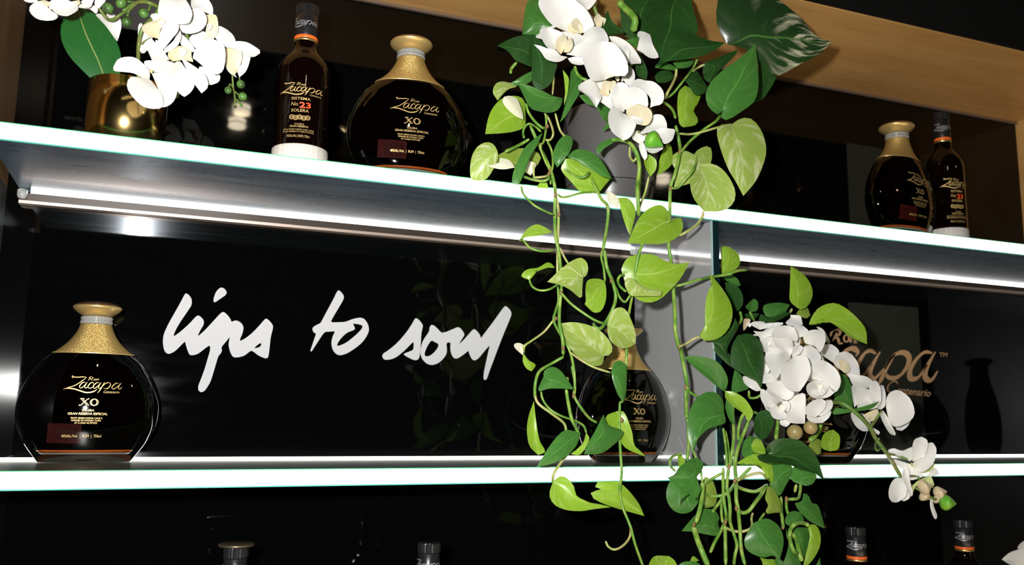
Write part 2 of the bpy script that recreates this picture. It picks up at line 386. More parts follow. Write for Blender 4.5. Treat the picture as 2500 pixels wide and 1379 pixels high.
# white slogan
M_WHITE = mat('white_vinyl', (.5,.5,.51), .6)
sl = empty('wall_slogan', at(830, 830, YB-.0005), 'white brush-script words lips to soul on the black back wall', 'lettering')
def wallpt(x, y):
    x0, y0, sc = CROP['W']; return at(x0+x/sc, y0+y/sc, YB-.0004)
LIPS = ['205,155 225,165 245,195 245,235 215,280 170,345 135,405 117,452 170,415 230,360 275,310 295,305 325,335 328,365 300,410 283,450 330,410 390,345 440,290 460,280 485,300 508,330 512,350 545,337 580,355 597,385 590,425 565,483 610,460 660,420 715,360 745,325 765,335 795,370 795,395 780,450 775,500 768,560 762,592 745,598 700,580 655,545 640,548 600,580 560,590 525,590 505,555 493,505 500,465 503,450 480,480 445,520 450,545 440,565 425,580 410,630 385,715 370,760 335,815 310,828 290,815 287,785 310,730 335,660 355,590 370,540 368,507 340,525 290,565 260,575 230,575 215,540 203,500 200,480 170,510 130,550 90,568 70,560 55,535 48,480 55,430 85,365 130,285 170,215 195,165', '665,530 690,505 715,490 715,510 700,522']
DOT = ['440,115 465,122 482,145 478,165 440,192 402,218 391,212 395,180 412,140']
TO = ['1240,133 1255,145 1275,170 1275,195 1240,255 1210,305 1183,353 1240,352 1285,350 1335,330 1380,320 1410,325 1435,355 1448,400 1435,440 1400,490 1350,530 1300,562 1255,577 1225,570 1200,540 1190,495 1198,450 1218,412 1180,415 1145,417 1115,460 1080,515 1055,553 1048,545 1060,510 1075,465 1088,428 1072,422 1062,403 1066,385 1090,370 1118,358 1140,315 1175,250 1210,185 1225,150', '1335,360 1375,365 1405,375 1395,400 1355,440 1300,485 1255,508 1228,513 1235,490 1260,455 1300,420 1345,405 1352,392']
SS = ['1765,323 1785,335 1812,370 1808,395 1800,430 1797,500 1790,580 1780,605 1755,610 1720,595 1685,575 1682,565 1720,550 1745,540 1750,515 1747,482 1720,510 1680,550 1630,590 1590,605 1550,607 1535,585 1540,565 1580,540 1640,490 1700,420 1740,360 1755,330']
OUL = ['1868,368 1890,375 1915,400 1938,425 1975,415 2010,400 2050,383 2070,395 2093,430 2090,445 2070,475 2055,502 2085,475 2120,435 2155,395 2175,408 2200,440 2203,462 2230,425 2280,360 2330,290 2365,242 2380,245 2405,270 2413,298 2395,345 2355,440 2320,530 2290,610 2260,690 2245,735 2232,745 2222,735 2225,690 2240,620 2255,550 2267,505 2235,540 2190,595 2165,612 2145,605 2125,565 2122,543 2095,565 2060,590 2035,600 2015,590 2000,555 1997,515 2000,488 1970,490 1975,540 1970,570 1945,605 1910,633 1870,643 1835,632 1805,600 1793,560 1797,520 1815,470 1840,435 1855,410 1857,385', '1868,473 1890,485 1920,500 1910,530 1880,565 1850,583 1825,582 1822,560 1840,515']
for nm, PL in (('word_lips', LIPS), ('letter_dot', DOT), ('word_to', TO), ('letter_s', SS), ('letters_oul', OUL)):
    poly_mesh(nm, [rounded(pts(s)) for s in PL], M_WHITE, sl, wallpt, .0012)

# ---- strokes of the gold script (label units, y down), text in the built-in font
def ribbon(P, w, n=6, nib=.6, taper=True, wmin=.35):
    C = catmull(P, n); C = [np.array(c[:2]) for c in C]; L, R = [], []
    for i, c in enumerate(C):
        t = C[min(i+1, len(C)-1)]-C[max(i-1, 0)]; t = t/(np.linalg.norm(t)+1e-9)
        ang = math.atan2(t[1], t[0]); k = wmin+(1-wmin)*abs(math.sin(ang-nib))
        f = i/(len(C)-1)
        if taper: k *= min(1, .35+3*min(f, 1-f))
        nn = np.array((-t[1], t[0]))*w*k*.5; L.append(c+nn); R.append(c-nn)
    V = [tuple(p) for q in zip(L, R) for p in q]; F = [(2*i, 2*i+1, 2*i+3, 2*i+2) for i in range(len(C)-1)]
    return V, F
class Print:
    def __init__(s): s.V, s.F = [], []
    def add(s, VF):
        o = len(s.V); s.V += VF[0]; s.F += [tuple(i+o for i in f) for f in VF[1]]
    def stroke(s, p, w, **k): s.add(ribbon(pts(p), w, **k))
    def text(s, body, cx, cy, h, width=None, shear=0., bold=0.):
        cu = bpy.data.curves.new('t', 'FONT'); cu.body = body; cu.size = 1; cu.shear = shear; cu.offset = bold; cu.resolution_u = 2
        o = bpy.data.objects.new('t', cu); me = bpy.data.meshes.new_from_object(o)
        P = np.array([v.co[:2] for v in me.vertices]); F = [tuple(p.vertices) for p in me.polygons]
        bpy.data.objects.remove(o); bpy.data.curves.remove(cu)
        lo, hi = P.min(0), P.max(0); sy = h/(hi[1]-lo[1]); sx = width/(hi[0]-lo[0]) if width else sy
        P = (P-(lo+hi)/2)*(sx, -sy)+(cx, cy); s.add(([tuple(p) for p in P], F))
    def ring(s, cx, cy, rx, ry, w):
        n = 28; V, F = [], []
        for k in range(n):
            a = 2*math.pi*k/n
            V += [(cx+rx*math.cos(a), cy+ry*math.sin(a)), (cx+(rx-w)*math.cos(a), cy+(ry-w*.7)*math.sin(a))]
        for k in range(n): F.append((2*k, 2*k+1, (2*k+3) % (2*n), (2*k+2) % (2*n)))
        s.add((V, F))
    def build(s, name, m, parent, place): return pydata(name, [place(x, y) for x, y in s.V], s.F, m, parent, smooth=False)
def script(p, W=17, only_from=0):
    """the flowing brand script"""
    if only_from == 0:
        p.stroke('528,222 514,205 518,192 540,206 600,206 650,200 692,206', W, nib=1.6, wmin=.7)
        p.stroke('692,206 650,245 600,285 545,318 480,340 420,364', W*.9, nib=.9)
        p.stroke('432,356 480,350 550,356 620,376 700,398 770,392 815,372 838,352', W*1.25, nib=1.6, wmin=.6)
        p.stroke('695,278 665,268 635,288 616,322 628,343 655,332 690,290', W)
    p.stroke('708,266 688,302 680,334 698,342 722,322', W)
    p.stroke('786,290 778,268 748,278 722,314 730,342 762,338 798,314', W)
    p.stroke('864,278 834,268 804,288 785,322 797,343 824,332 860,290', W)
    p.stroke('880,266 858,302 850,334 868,342 892,322', W)
    p.stroke('892,322 922,264 902,306 876,358 846,402', W)
    p.stroke('905,310 945,272 985,268 1000,290 982,326 948,345 915,336', W)
    p.stroke('1112,278 1075,268 1038,296 1020,328 1034,346 1070,330 1110,290', W)
    p.stroke('1136,264 1108,304 1102,336 1124,342 1147,318', W)
def ron(p, W=9):
    p.stroke('742,204 730,226 714,246', W); p.stroke('716,212 745,197 772,203 764,220 742,224 758,238 778,244', W)
    p.ring(798, 232, 15, 12, W*.8); p.stroke('824,220 818,244', W); p.stroke('820,232 836,220 844,226 838,244', W)
# wall brand script in copper
M_COPPER = mat('copper_vinyl', (.52,.31,.16), .5, .15)
lg = empty('wall_brand_script', wp(1.27, YB-.0005, .1), 'copper brand script on the black back wall beside the white orchid', 'lettering')
def lgp(x, y):
    x0, y0, sc = CROP['Q']; v = at(x0+x/sc, y0+y/sc, YB-.0005); v.y -= .0047; return v
p = Print()
for t_ in ('-300,190 -250,90 -100,115 70,60', '-330,560 -150,560 60,600 260,680 300,660', '60,300 0,280 -70,330 -130,430 -140,520 -100,560 -20,520 50,400', '100,290 40,400 0,520 10,580 60,590 130,520',
    '616,345 642,300 600,256 540,258 470,300 400,400 380,520 420,590 520,570 640,520', '860,315 795,276 720,315 655,420 628,520 655,588 715,566 810,430', '912,288 845,400 795,510 788,585 838,610 895,565 955,490',
    '1098,295 1015,430 945,575 890,690', '965,500 1050,362 1140,304 1220,310 1258,370 1238,460 1170,556 1085,606 1010,596 975,550', '1535,305 1445,296 1350,375 1275,500 1268,590 1310,618 1385,580 1480,440', '1575,290 1495,430 1450,552 1470,622 1535,622 1602,520'):
    p.stroke(t_, 74, nib=-.75, wmin=.42)
p.stroke('70,60 -80,300 -330,560', 60, nib=.9)
p.build('script_word', M_COPPER, lg, lgp)
p = Print()
for t_ in ('315,110 325,60 360,35', '395,60 370,110 335,165', '345,45 400,22 432,50 415,90 372,108', '385,105 410,150 420,185 465,190', '575,85 560,150 545,180', '555,140 600,105 622,125 605,170 640,180'): p.stroke(t_, 34, nib=-.6, wmin=.5)
p.ring(505, 130, 42, 50, 24); p.build('upper_word', M_COPPER, lg, lgp)
p = Print(); p.stroke('1120,680 1100,645 1040,660 1000,715 1010,765 1060,775 1110,745', 22, nib=-.6)
p.text('entenario', 1318, 752, 84, 400, .4, .014)
a_ = math.radians(6); p.V = [(x, y+(x-1150)*math.tan(a_)*(1 if x > 1125 else 0)) for x, y in p.V]
p.build('lower_word', M_COPPER, lg, lgp)
p = Print(); p.text('TM', 1668, 325, 50, 95, 0, .01); p.build('trade_mark', M_COPPER, lg, lgp)
# ---------------------------------------------------------------- round decanters
M_GLASS = mat('clear_glass', (.96,.98,.96), .01, trans=1., ior=1.1, coat=1.)
bsdf(M_GLASS).inputs['Coat Roughness'].default_value = .03
M_RUM = mat('dark_rum', (.16,.012,.003), .05, trans=.82, ior=1.02, spec=.1)
def rim_glow(m):  # paler, less clear edges stand in for light piped through the glass
    lw = nd(m, 'ShaderNodeLayerWeight'); lw.inputs[0].default_value = .3
    lk(m, ramp(m, lw.outputs['Facing'], [(.6, 1.), (1., .6)]), bsdf(m).inputs['Transmission Weight'])
rim_glow(M_GLASS)
def rum_edge_glow(m):  # amber put into the edge colour for light scattered in the rum
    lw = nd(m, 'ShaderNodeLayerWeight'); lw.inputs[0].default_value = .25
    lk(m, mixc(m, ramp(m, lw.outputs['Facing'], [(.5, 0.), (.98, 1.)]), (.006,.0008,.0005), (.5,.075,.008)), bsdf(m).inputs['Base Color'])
rum_edge_glow(M_RUM)
M_NECK = mat('clear_neck_glass', (.62,.62,.58), .08, trans=.6, ior=1.48)
M_GOLD = mat('satin_gold', (.74,.52,.2), .34, .7)
M_COLLAR = mat('scaled_gold', (.6,.4,.13), .4, .65)
def scales(m):
    v = nd(m, 'ShaderNodeTexVoronoi'); v.inputs['Scale'].default_value = 620; lk(m, mapped(m, (1,1,1.25)), v.inputs['Vector']); bump(m, math_(m, 'MULTIPLY', v.outputs['Distance'], -1.), 1., .0009)
scales(M_COLLAR)
M_STOPT = mat('dark_wood_stopper', (.07,.028,.012), .3, coat=.5)
M_PRINT = mat('gold_print', (.62,.43,.17), .4, .35)
M_RED = mat('red_print', (.75,.08,.02), .45)
M_BACKL = mat('red_back_label', (.045,.003,.002), .6, spec=.1); M_BARS = mat('label_bars', (.02,.002,.002), .6, spec=.1)
BODY = [(0,.0590,.025),(.003,.062,.029),(.0095,.0668,.033),(.020,.0748,.0365),(.03,.0813,.0385),(.0506,.0903,.041),(.0711,.093,.042),(.0917,.0903,.041),(.1143,.0822,.0385),(.130,.073,.0355),(.141,.0652,.033),(.154,.051,.0288),(.162,.0415,.026),(.17,.0335,.0237),(.18,.0265,.022),(.19,.0218,.0205),(.1955,.0205,.02)]
BP = smooth_prof(BODY, 4)
def bw(z):
    zs = [b[0] for b in BP]; return np.interp(z, zs, [b[1] for b in BP]), np.interp(z, zs, [b[2] for b in BP])
def front(x, z, off=.0004):
    w, d = bw(z); q = min(.985, abs(x)/w); return -d*math.sqrt(1-q*q)-off
M_AMB = mat('amber_glow', (.75,.15,.012), .4); M_HEEL_GLINT = mat('pale_glint', (.75,.72,.64), .3)
def make_decanter():
    t = empty('decanter', (0,0,0))
    lathe('glass_body', BP, M_GLASS, t, 56)
    liq = [(z, w-.0125*min(1, max(.25, (.165-z)/.06))-.002*max(0,(.05-z)/.05), d-.005) for z, w, d in BP if .0185 <= z <= .1525]
    liq = [(liq[0][0]-.0035, liq[0][1]*.86, liq[0][2]*.8), (liq[0][0]-.0022, liq[0][1]*.95, liq[0][2]*.93)] + liq
    lathe('rum', liq, M_RUM, t, 56)
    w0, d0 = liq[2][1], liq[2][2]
    tag(lathe('rum_foot_glow', [(.0146, w0*.93, d0*.945), (.0152, w0*.955, d0*.965), (.0166, w0*.985, d0*.985), (.0176, w0*.995, d0*.995)], M_AMB, t, 56, closed=False), 'amber line along the foot of the rum')  # band coloured amber for light coming through the rum
    tag(lathe('heel_glint', [(.0118, w0*.86, d0*.9), (.0128, w0*.915, d0*.94), (.0137, w0*.94, d0*.95)], M_HEEL_GLINT, t, 56, closed=False), 'pale line of the thick glass heel')  # band coloured pale for the LED strip's reflection in the heel
    col = [(z, w+.0007, d+.0007) for z, w, d in BP if z >= .1535]; inn = [(z, w+.0001, d+.0001) for z, w, d in BP if z >= .1535][::-1]
    lathe('gold_collar', col+inn, M_COLLAR, t, 48, closed=False)
    lathe('collar_rim', [(.1524, .0536, .0297), (.1534, .0542, .0301), (.1545, .0528, .0294)], M_GOLD, t, 48, closed=False)
    lathe('neck_ring', [(.1957,.0195),(.1962,.0212),(.1985,.0222),(.2005,.0216),(.2015,.0206),(.203,.0214),(.205,.0218),(.2068,.0208),(.2072,.018)], M_NECK, t, 40)
    lathe('stopper', smooth_prof([(.2075,.0165),(.2085,.0195),(.2115,.0245),(.215,.0290),(.2185,.0322),(.2205,.0328),(.2220,.0320)], 4), M_GOLD, t, 44)
    tag(lathe('stopper_top', smooth_prof([(.2222,.0316),(.2245,.0296),(.2275,.0220),(.2292,.011),(.2296,.001)], 4), M_STOPT, t, 44), 'dark wooden disc set in the gold stopper')
    K = .00056/5.106*.93; KZ = .00056/5.106
    def place(x, y):
        X = (x-750)*K; Z = (1131-(880+y/5.106))*.00056; return Vector((X, front(X, Z), Z))
    p = Print(); script(p, 12); ron(p, 7); p.text('Centenario', 1020, 384, 34, 200, .35)
    for a, b in ((0, 0), (22, 0)): p.stroke(f'{650+a},478 {690+a},520 {732+a},562', 7, nib=0, taper=False, wmin=.9)
    p.stroke('664,474 640,480 652,474 690,474', 6, nib=1.6, taper=False, wmin=.8); p.stroke('742,486 748,474 730,482 690,520 655,556 632,562 634,548', 9, nib=.9)
    p.ring(815, 520, 54, 45, 9); p.ring(815, 520, 36, 40, 7)
    p.text('SOLERA', 750, 622, 27, 150, 0, .01); p.text('GRAN RESERVA ESPECIAL', 748, 665, 30, 492, 0, .008)
    p.text('FROM VIRGIN SUGAR CANE &', 738, 720, 21, 390); p.text('FINISHED IN COGNAC CASKS', 735, 750, 21, 365); p.text('AT A HIGH ALTITUDE', 733, 781, 21, 280)
    p.text('40%Alc./Vol.  |  RUM  |  750ml', 692, 950, 46, 490)
    p.build('gold_print', M_PRINT, t, place)
    q = Print()
    V, F = [], []
    for i in range(7):
        for j in range(4): V.append((275+410*i/6, 787+243*j/3+i*1.5))
    for i in range(6):
        for j in range(3): F.append((i*4+j, i*4+j+1, (i+1)*4+j+1, (i+1)*4+j))
    q.add((V, F)); q.build('back_label', M_BACKL, t, lambda x, y: (lambda v: Vector((v.x, v.y+.0042, v.z)))(place(x, y)))
    q = Print(); rb = random.Random(3); x = 360
    while x < 625:
        w = rb.choice((5, 8, 12)); q.add(([(x, 830), (x+w, 830), (x+w, 1000), (x, 1000)], [(0, 1, 2, 3)])); x += w+rb.choice((6, 9, 13))
    q.build('bar_marks', M_BARS, t, lambda x, y: (lambda v: Vector((v.x, v.y+.0040, v.z)))(place(x, y)))
    return t
def copy_tree(o, parent=None):
    c = o.copy(); COL.objects.link(c); c.parent = parent
    for ch in list(o.children): copy_tree(ch, c)
    return c
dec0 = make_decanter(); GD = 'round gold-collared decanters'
def put(o, px, py, z, rot, label, group, cat, Y=None, scale=1.):
    if Y is None:
        d = CF + CR*((px-1250)/FPX) - CU*((py-689.5)/FPX); d = d*(z/d[2]); P = wp(*d); P.z = ZC+z*S
    else:
        P = at(px, py, Y); P.z = ZC+z*S
    o.location = P; o.rotation_euler = (0, 0, math.radians(rot)); o.scale = scale if isinstance(scale, tuple) else (scale,)*3; tag(o, label, cat, group); return o
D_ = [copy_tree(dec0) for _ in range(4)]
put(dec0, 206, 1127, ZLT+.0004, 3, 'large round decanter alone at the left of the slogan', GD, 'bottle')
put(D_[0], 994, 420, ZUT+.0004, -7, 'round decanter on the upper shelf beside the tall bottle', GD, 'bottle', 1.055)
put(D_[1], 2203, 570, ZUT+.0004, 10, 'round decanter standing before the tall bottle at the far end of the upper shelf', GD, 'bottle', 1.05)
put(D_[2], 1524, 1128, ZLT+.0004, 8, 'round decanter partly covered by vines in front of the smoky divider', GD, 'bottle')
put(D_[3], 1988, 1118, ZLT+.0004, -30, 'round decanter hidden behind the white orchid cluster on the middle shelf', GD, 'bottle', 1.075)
# ---------------------------------------------------------------- tall bottles
M_BGL = mat('dark_bottle_glass', (.0025,.0008,.0006), .03, spec=.4, coat=.15)
M_CAPS = mat('black_capsule', (.012,.012,.013), .3, spec=.5); M_SILV = mat('silver_print', (.3,.3,.31), .4, .4)
M_ORNG = mat('orange_band', (.8,.13,.02), .35); M_BANDG = mat('gold_band', (.75,.5,.18), .3, .9)
M_WEAVE = mat('woven_straw', (.74,.7,.63), .7)
def weave(m):
    ch = nd(m, 'ShaderNodeTexChecker'); ch.inputs['Scale'].default_value = 420; mp = nd(m, 'ShaderNodeMapping'); mp.inputs['Rotation'].default_value = (0, math.radians(45), 0)
    tc = nd(m, 'ShaderNodeTexCoord'); lk(m, tc.outputs['Object'], mp.inputs[0]); lk(m, mp.outputs[0], ch.inputs[0])
    lk(m, mixc(m, ch.outputs['Fac'], (.76,.72,.66), (.58,.53,.46)), bsdf(m).inputs['Base Color']); bump(m, ch.outputs['Fac'], .4, .0005)
weave(M_WEAVE)
RB = .0385
TB = smooth_prof([(.0005,.036),(.003,RB-.0005),(.03,RB),(.09,RB),(.135,RB),(.15,.0368),(.162,.0308),(.172,.0225),(.18,.0178),(.19,.0165),(.204,.0163)], 4)
def make_tall(cap_disc=False):
    t = empty('rum_bottle', (0,0,0))
    lathe('bottle_body', TB, M_BGL, t, 40)
    lathe('woven_band', [(0,.0368),(.001,RB+.0012),(.0255,RB+.0013),(.027,RB+.0003)], M_WEAVE, t, 40)
    lathe('orange_band', [(.1945,.0166),(.195,.0172),(.1985,.0172),(.199,.0168)], M_ORNG, t, 32)
    lathe('gold_band', [(.1905,.0166),(.191,.0172),(.194,.0172),(.1944,.0167)], M_BANDG, t, 32)
    lathe('capsule', [(.1992,.0165),(.2,.0169),(.233,.0158),(.2335,.0153)], M_CAPS, t, 32)
    prof = [(.2337,.0150),(.2345,.0168),(.2465,.0168),(.2478,.0158),(.2482,.001)]
    V, F = [], []; n = 48
    for z, w in prof:
        for k in range(n):
            a = 2*math.pi*k/n; ww = w*(.955 if k % 2 and .234 < z < .247 else 1); V.append((ww*math.cos(a), ww*math.sin(a), z))
    for i in range(len(prof)-1):
        for k in range(n): F.append((i*n+k, i*n+(k+1) % n, (i+1)*n+(k+1) % n, (i+1)*n+k))
    me = bpy.data.meshes.new('cap'); me.from_pydata(V, [], F); me.update(); link('cap', me, t, (0,0,0), False, M_CAPS)
    if cap_disc:
        tag(lathe('cap_disc', [(.2484,.020),(.2488,.0238),(.2515,.0242),(.2525,.0225),(.2527,.001)], mat('bronze_disc', (.2,.16,.1), .35, .8), t, 40), 'flat bronze disc on top of the cap')
    def cyl(x, y):          # label units: crop px of the photo, 375 in the middle
        X = (x-375)*.000193; th = X/(RB+.0004); Z = .0295+(1078-y)*.000193*.97
        return Vector(((RB+.0005)*math.sin(th), -(RB+.0005)*math.cos(th), Z))
    p = Print(); sc = Print(); script(sc, 17); ron(sc, 10); sc.text('Centenario', 1020, 384, 34, 200, .35)
    f = 345/730
    p.add(([((x-785)*f+375, (y-300)*f+665) for x, y in sc.V], sc.F))
    p.text('SISTEMA', 378, 742, 22, 140, 0, .01); p.text('No.', 335, 785, 30, 58, .3); p.text('SOLERA', 376, 835, 24, 128, 0, .01)
    for k in range(5): p.ring(318+k*29, 888+(6 if k % 2 else 0), 19, 19, 7); p.ring(318+k*29, 888+(6 if k % 2 else 0), 8, 8, 4)
    p.text('SOLERA', 376, 942, 11, 70); p.text('GRAN RESERVA', 374, 960, 15, 138, 0, .01); p.text('FROM VIRGIN SUGAR CANE, AGED', 370, 985, 12, 230); p.text('IN OAK BARRELS AT A HIGH ALTITUDE', 370, 1001, 12, 230); p.text('40%Alc./Vol. | RUM | 750ml', 370, 1038, 26, 165)
    p.build('gold_print', M_PRINT, t, cyl)
    p = Print(); p.text('23', 411, 792, 46, 84, 0, .03); tag(p.build('red_numeral', M_RED, t, cyl), 'red numeral 23')
    def neck(x, y):
        th = (x-880)*.00007/.0165; r = .01655+ (0 if False else .0004); return Vector((r*math.sin(th), -r*math.cos(th), .2165-(y-320)*.00007))
    p = Print(); script(p, 22); p.build('capsule_print', M_SILV, t, neck)
    return t
tall0 = make_tall(); GT = 'tall straw-banded rum bottles'
T_ = [copy_tree(tall0) for _ in range(4)]
put(tall0, 732, 380, ZUT+.0004, -12, 'tall dark rum bottle with woven pale base beside the gold vase', GT, 'bottle', 1.05)
put(T_[0], 2316, 570, ZUT+.0004, -16, 'tall dark rum bottle at the far end of the upper shelf behind a decanter', GT, 'bottle', 1.06, (.92, .92, 1.1))
tallD = make_tall(True)
for o, px, py, lab in ((tallD, 577, 1331, 'bottle on the low dark shelf whose cap carries a flat bronze disc'), (T_[1], 1048, 1320, 'bottle on the low dark shelf with knurled black cap below the word soul'), (T_[2], 2088, 1283, 'bottle on the low dark shelf with orange neck band beneath the orchid tip'), (T_[3], 2350, 1266, 'bottle on the low dark shelf nearest the end panel of the shelving')):
    zt = -.152; d = CF + CR*((px-1250)/FPX) - CU*((py-689.5)/FPX); d = d*(zt/d[2]); P = wp(*d); P.z = ZC+ZT3*S+.0005; o.location = P
    o.rotation_euler = (0, 0, math.radians(-10)); tag(o, lab, 'bottle', GT)
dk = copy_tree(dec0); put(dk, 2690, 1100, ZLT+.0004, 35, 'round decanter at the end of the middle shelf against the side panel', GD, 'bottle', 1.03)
# ---------------------------------------------------------------- vase and pot
M_MIRG = mat('mirror_gold', (.74,.52,.2), .16, 1.)
gv = empty('gold_vase', wp(-.0640, 1.06, ZUT+.0004), 'polished gold cylinder vase under the orchid beside the tall bottle', 'vase')
zr = at(312, 182, 1.017).z - gv.location.z
lathe('vessel', [(0,.047),(.001,.050),(zr*.5,.0505),(zr,.0505),(zr,.0488),(zr*.5,.0485),(.004,.048)], M_MIRG, gv, 64)
M_POT = mat('satin_charcoal_pot', (.085,.082,.085), .33, spec=.5)
PC = at(1490, 400, 1.085)
pp = empty('potted_pothos', (PC.x, PC.y, ZC+ZUT*S+.0005), 'trailing pothos in a charcoal pot hanging its vines over the upper shelf edge', 'plant')
lathe('pot', smooth_prof([(0,.055),(.004,.066),(.03,.074),(.08,.08),(.13,.082),(.165,.079),(.17,.076),(.165,.072),(.15,.072)], 3), M_POT, pp, 56)
lathe('pot_seam', [(.0385,.0750),(.0390,.0756),(.0400,.0756),(.0405,.0752)], M_BLACK, pp, 56, closed=False)
lathe('soil', [(.150,.0715),(.153,.05),(.154,.001)], mat('soil', (.02,.014,.01), .9), pp, 32)
P2 = at(1850, 1080, 1.09)
pq = empty('potted_pothos', (P2.x, P2.y, ZC+ZLT*S+.0005), 'second pothos on the middle shelf trailing below beside the glass divider', 'plant')
lathe('pot', smooth_prof([(0,.035),(.004,.042),(.04,.046),(.075,.048),(.078,.046),(.07,.044)], 3), M_POT, pq, 40)
